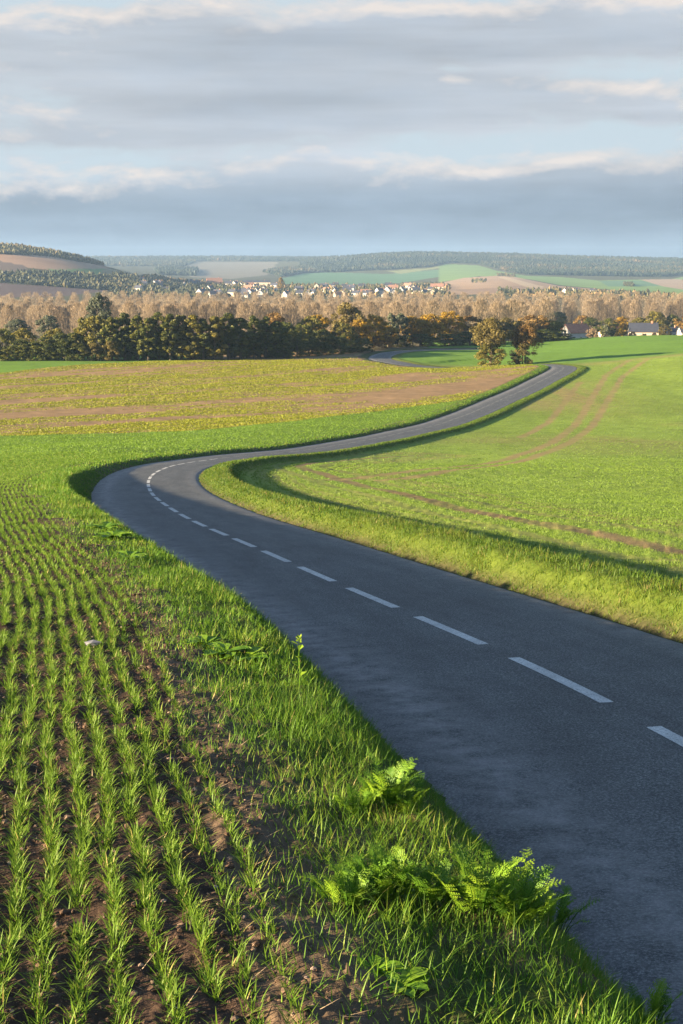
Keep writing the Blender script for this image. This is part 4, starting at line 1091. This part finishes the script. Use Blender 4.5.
def deck(dz):
    '''density of the cloud decks, sampled dz higher'''
    b_ = noise_((1, 1, 6.0), (OX, OY, dz * 6.0), 3.0, 4.0, .5)
    f_ = noise_((1, 1, 2.6), (OX, OY + 3, dz * 2.6), 15.0, 8.0, .62, .2)
    z_ = math_('ADD', sp.outputs['Z'], dz)
    z_ = math_('ADD', z_, math_('MULTIPLY', sp.outputs['X'], -.03))
    z_ = math_('ADD', z_, math_('MULTIPLY', math_('SUBTRACT', noise_((1, 1, 1), (OX, OY, dz), 6.0, 3.0, .5), .5), .03))
    c_ = ramp(nt, math_('DIVIDE', z_, .25), [(0, g(1)), (band(205), g(1)), (band(190), g(.72)), (band(172), g(.56)), (band(158), g(.45)), (band(146), g(.49)), (band(134), g(.70)), (band(104), g(.66)), (band(92), g(.54)), (band(80), g(.52)), (band(68), g(.68)), (band(26), g(.62)), (band(6), g(.45)), (1, g(.5))]).outputs[0]
    d_ = math_('ADD', c_, math_('MULTIPLY', math_('SUBTRACT', b_, .5), 1.25))
    return math_('ADD', d_, math_('MULTIPLY', math_('SUBTRACT', f_, .5), .78)), b_, f_
D0, B0, F0 = deck(0); D1, _, _ = deck(.007)
def alpha_(d): return ramp(nt, d, [(.44, g(0)), (.62, g(1))]).outputs[0]
A0 = alpha_(D0); A1_ = alpha_(D1)
rim = N(nt, 'ShaderNodeMath', operation='SUBTRACT', use_clamp=True); nt.links.new(A0, rim.inputs[0]); nt.links.new(A1_, rim.inputs[1])
tone = ramp(nt, D0, [(.50, (2.08, 2.22, 2.42)), (.72, (1.80, 1.98, 2.22)), (1.0, (1.48, 1.69, 1.97))]).outputs[0]
low = ramp(nt, math_('DIVIDE', sp.outputs['Z'], .25), [(band(250), g(1)), (band(205), g(.85)), (band(165), g(0))]).outputs[0]
tone = mixc(nt, tone, (1.06, 1.36, 1.70), low)
strk = noise_((1, 1, 14.0), (OX + 2, OY, 0), 4.0, 6.0, .6)
soft = ramp(nt, math_('ADD', math_('MULTIPLY', F0, .5), math_('MULTIPLY', strk, .5)), [(.36, g(.84)), (.64, g(1.17))]).outputs[0]
tone = mixc(nt, tone, soft, 1.0, 'MULTIPLY')
skyc = mixc(nt, (2.1, 2.48, 2.74), tone, A0)
skyc = mixc(nt, skyc, (2.95, 2.74, 2.60), math_('MULTIPLY', rim.outputs[0], math_('MULTIPLY', F0, 1.95)))
# the cloud deck breaks up overhead: clear sky above
upm = ramp(nt, math_('ADD', sp.outputs['Z'], math_('MULTIPLY', math_('SUBTRACT', B0, .5), .25)), [(.22, g(0)), (.42, g(.85))]).outputs[0]
blue = mixc(nt, sky.outputs[0], (.6, .85, 1.12), 1.0, 'MULTIPLY')
skyc = mixc(nt, skyc, blue, upm)
nt.links.new(skyc, bg.inputs['Color'])
sun = bpy.data.lights.new('sun', 'SUN'); sun.energy = 5.0; sun.angle = R(.55); sun.color = (1, .78, .50)
so = bpy.data.objects.new('sun', sun); COL.objects.link(so)
from mathutils import Vector
dirv = Vector((cos(R(SUN_BACK)) * cos(R(SUN_EL)), sin(R(SUN_BACK)) * cos(R(SUN_EL)), -sin(R(SUN_EL))))
so.rotation_euler = dirv.to_track_quat('-Z', 'Y').to_euler()
cam = bpy.data.cameras.new('camera'); cam.sensor_width = 36; cam.lens = 36 * F / 1024; cam.clip_start = .05; cam.clip_end = 40000
co = bpy.data.objects.new('camera', cam); COL.objects.link(co); co.location = (0, 0, EYE); co.rotation_euler = (pi / 2 - PITCH, 0, 0)
SC.camera = co
SC.view_settings.view_transform = 'Standard'; SC.view_settings.look = 'None'; SC.view_settings.exposure = 2.5; SC.view_settings.gamma = 1
SC.render.resolution_x = 683; SC.render.resolution_y = 1024
c = SC.cycles
c.max_bounces = 6; c.diffuse_bounces = 3; c.glossy_bounces = 2; c.transmission_bounces = 3; c.volume_bounces = 1; c.transparent_max_bounces = 4
c.use_denoising = True; c.denoiser = 'OPENIMAGEDENOISE'; c.denoising_input_passes = 'RGB_ALBEDO_NORMAL'
c.caustics_reflective = False; c.caustics_refractive = False
c.sample_clamp_indirect = 6
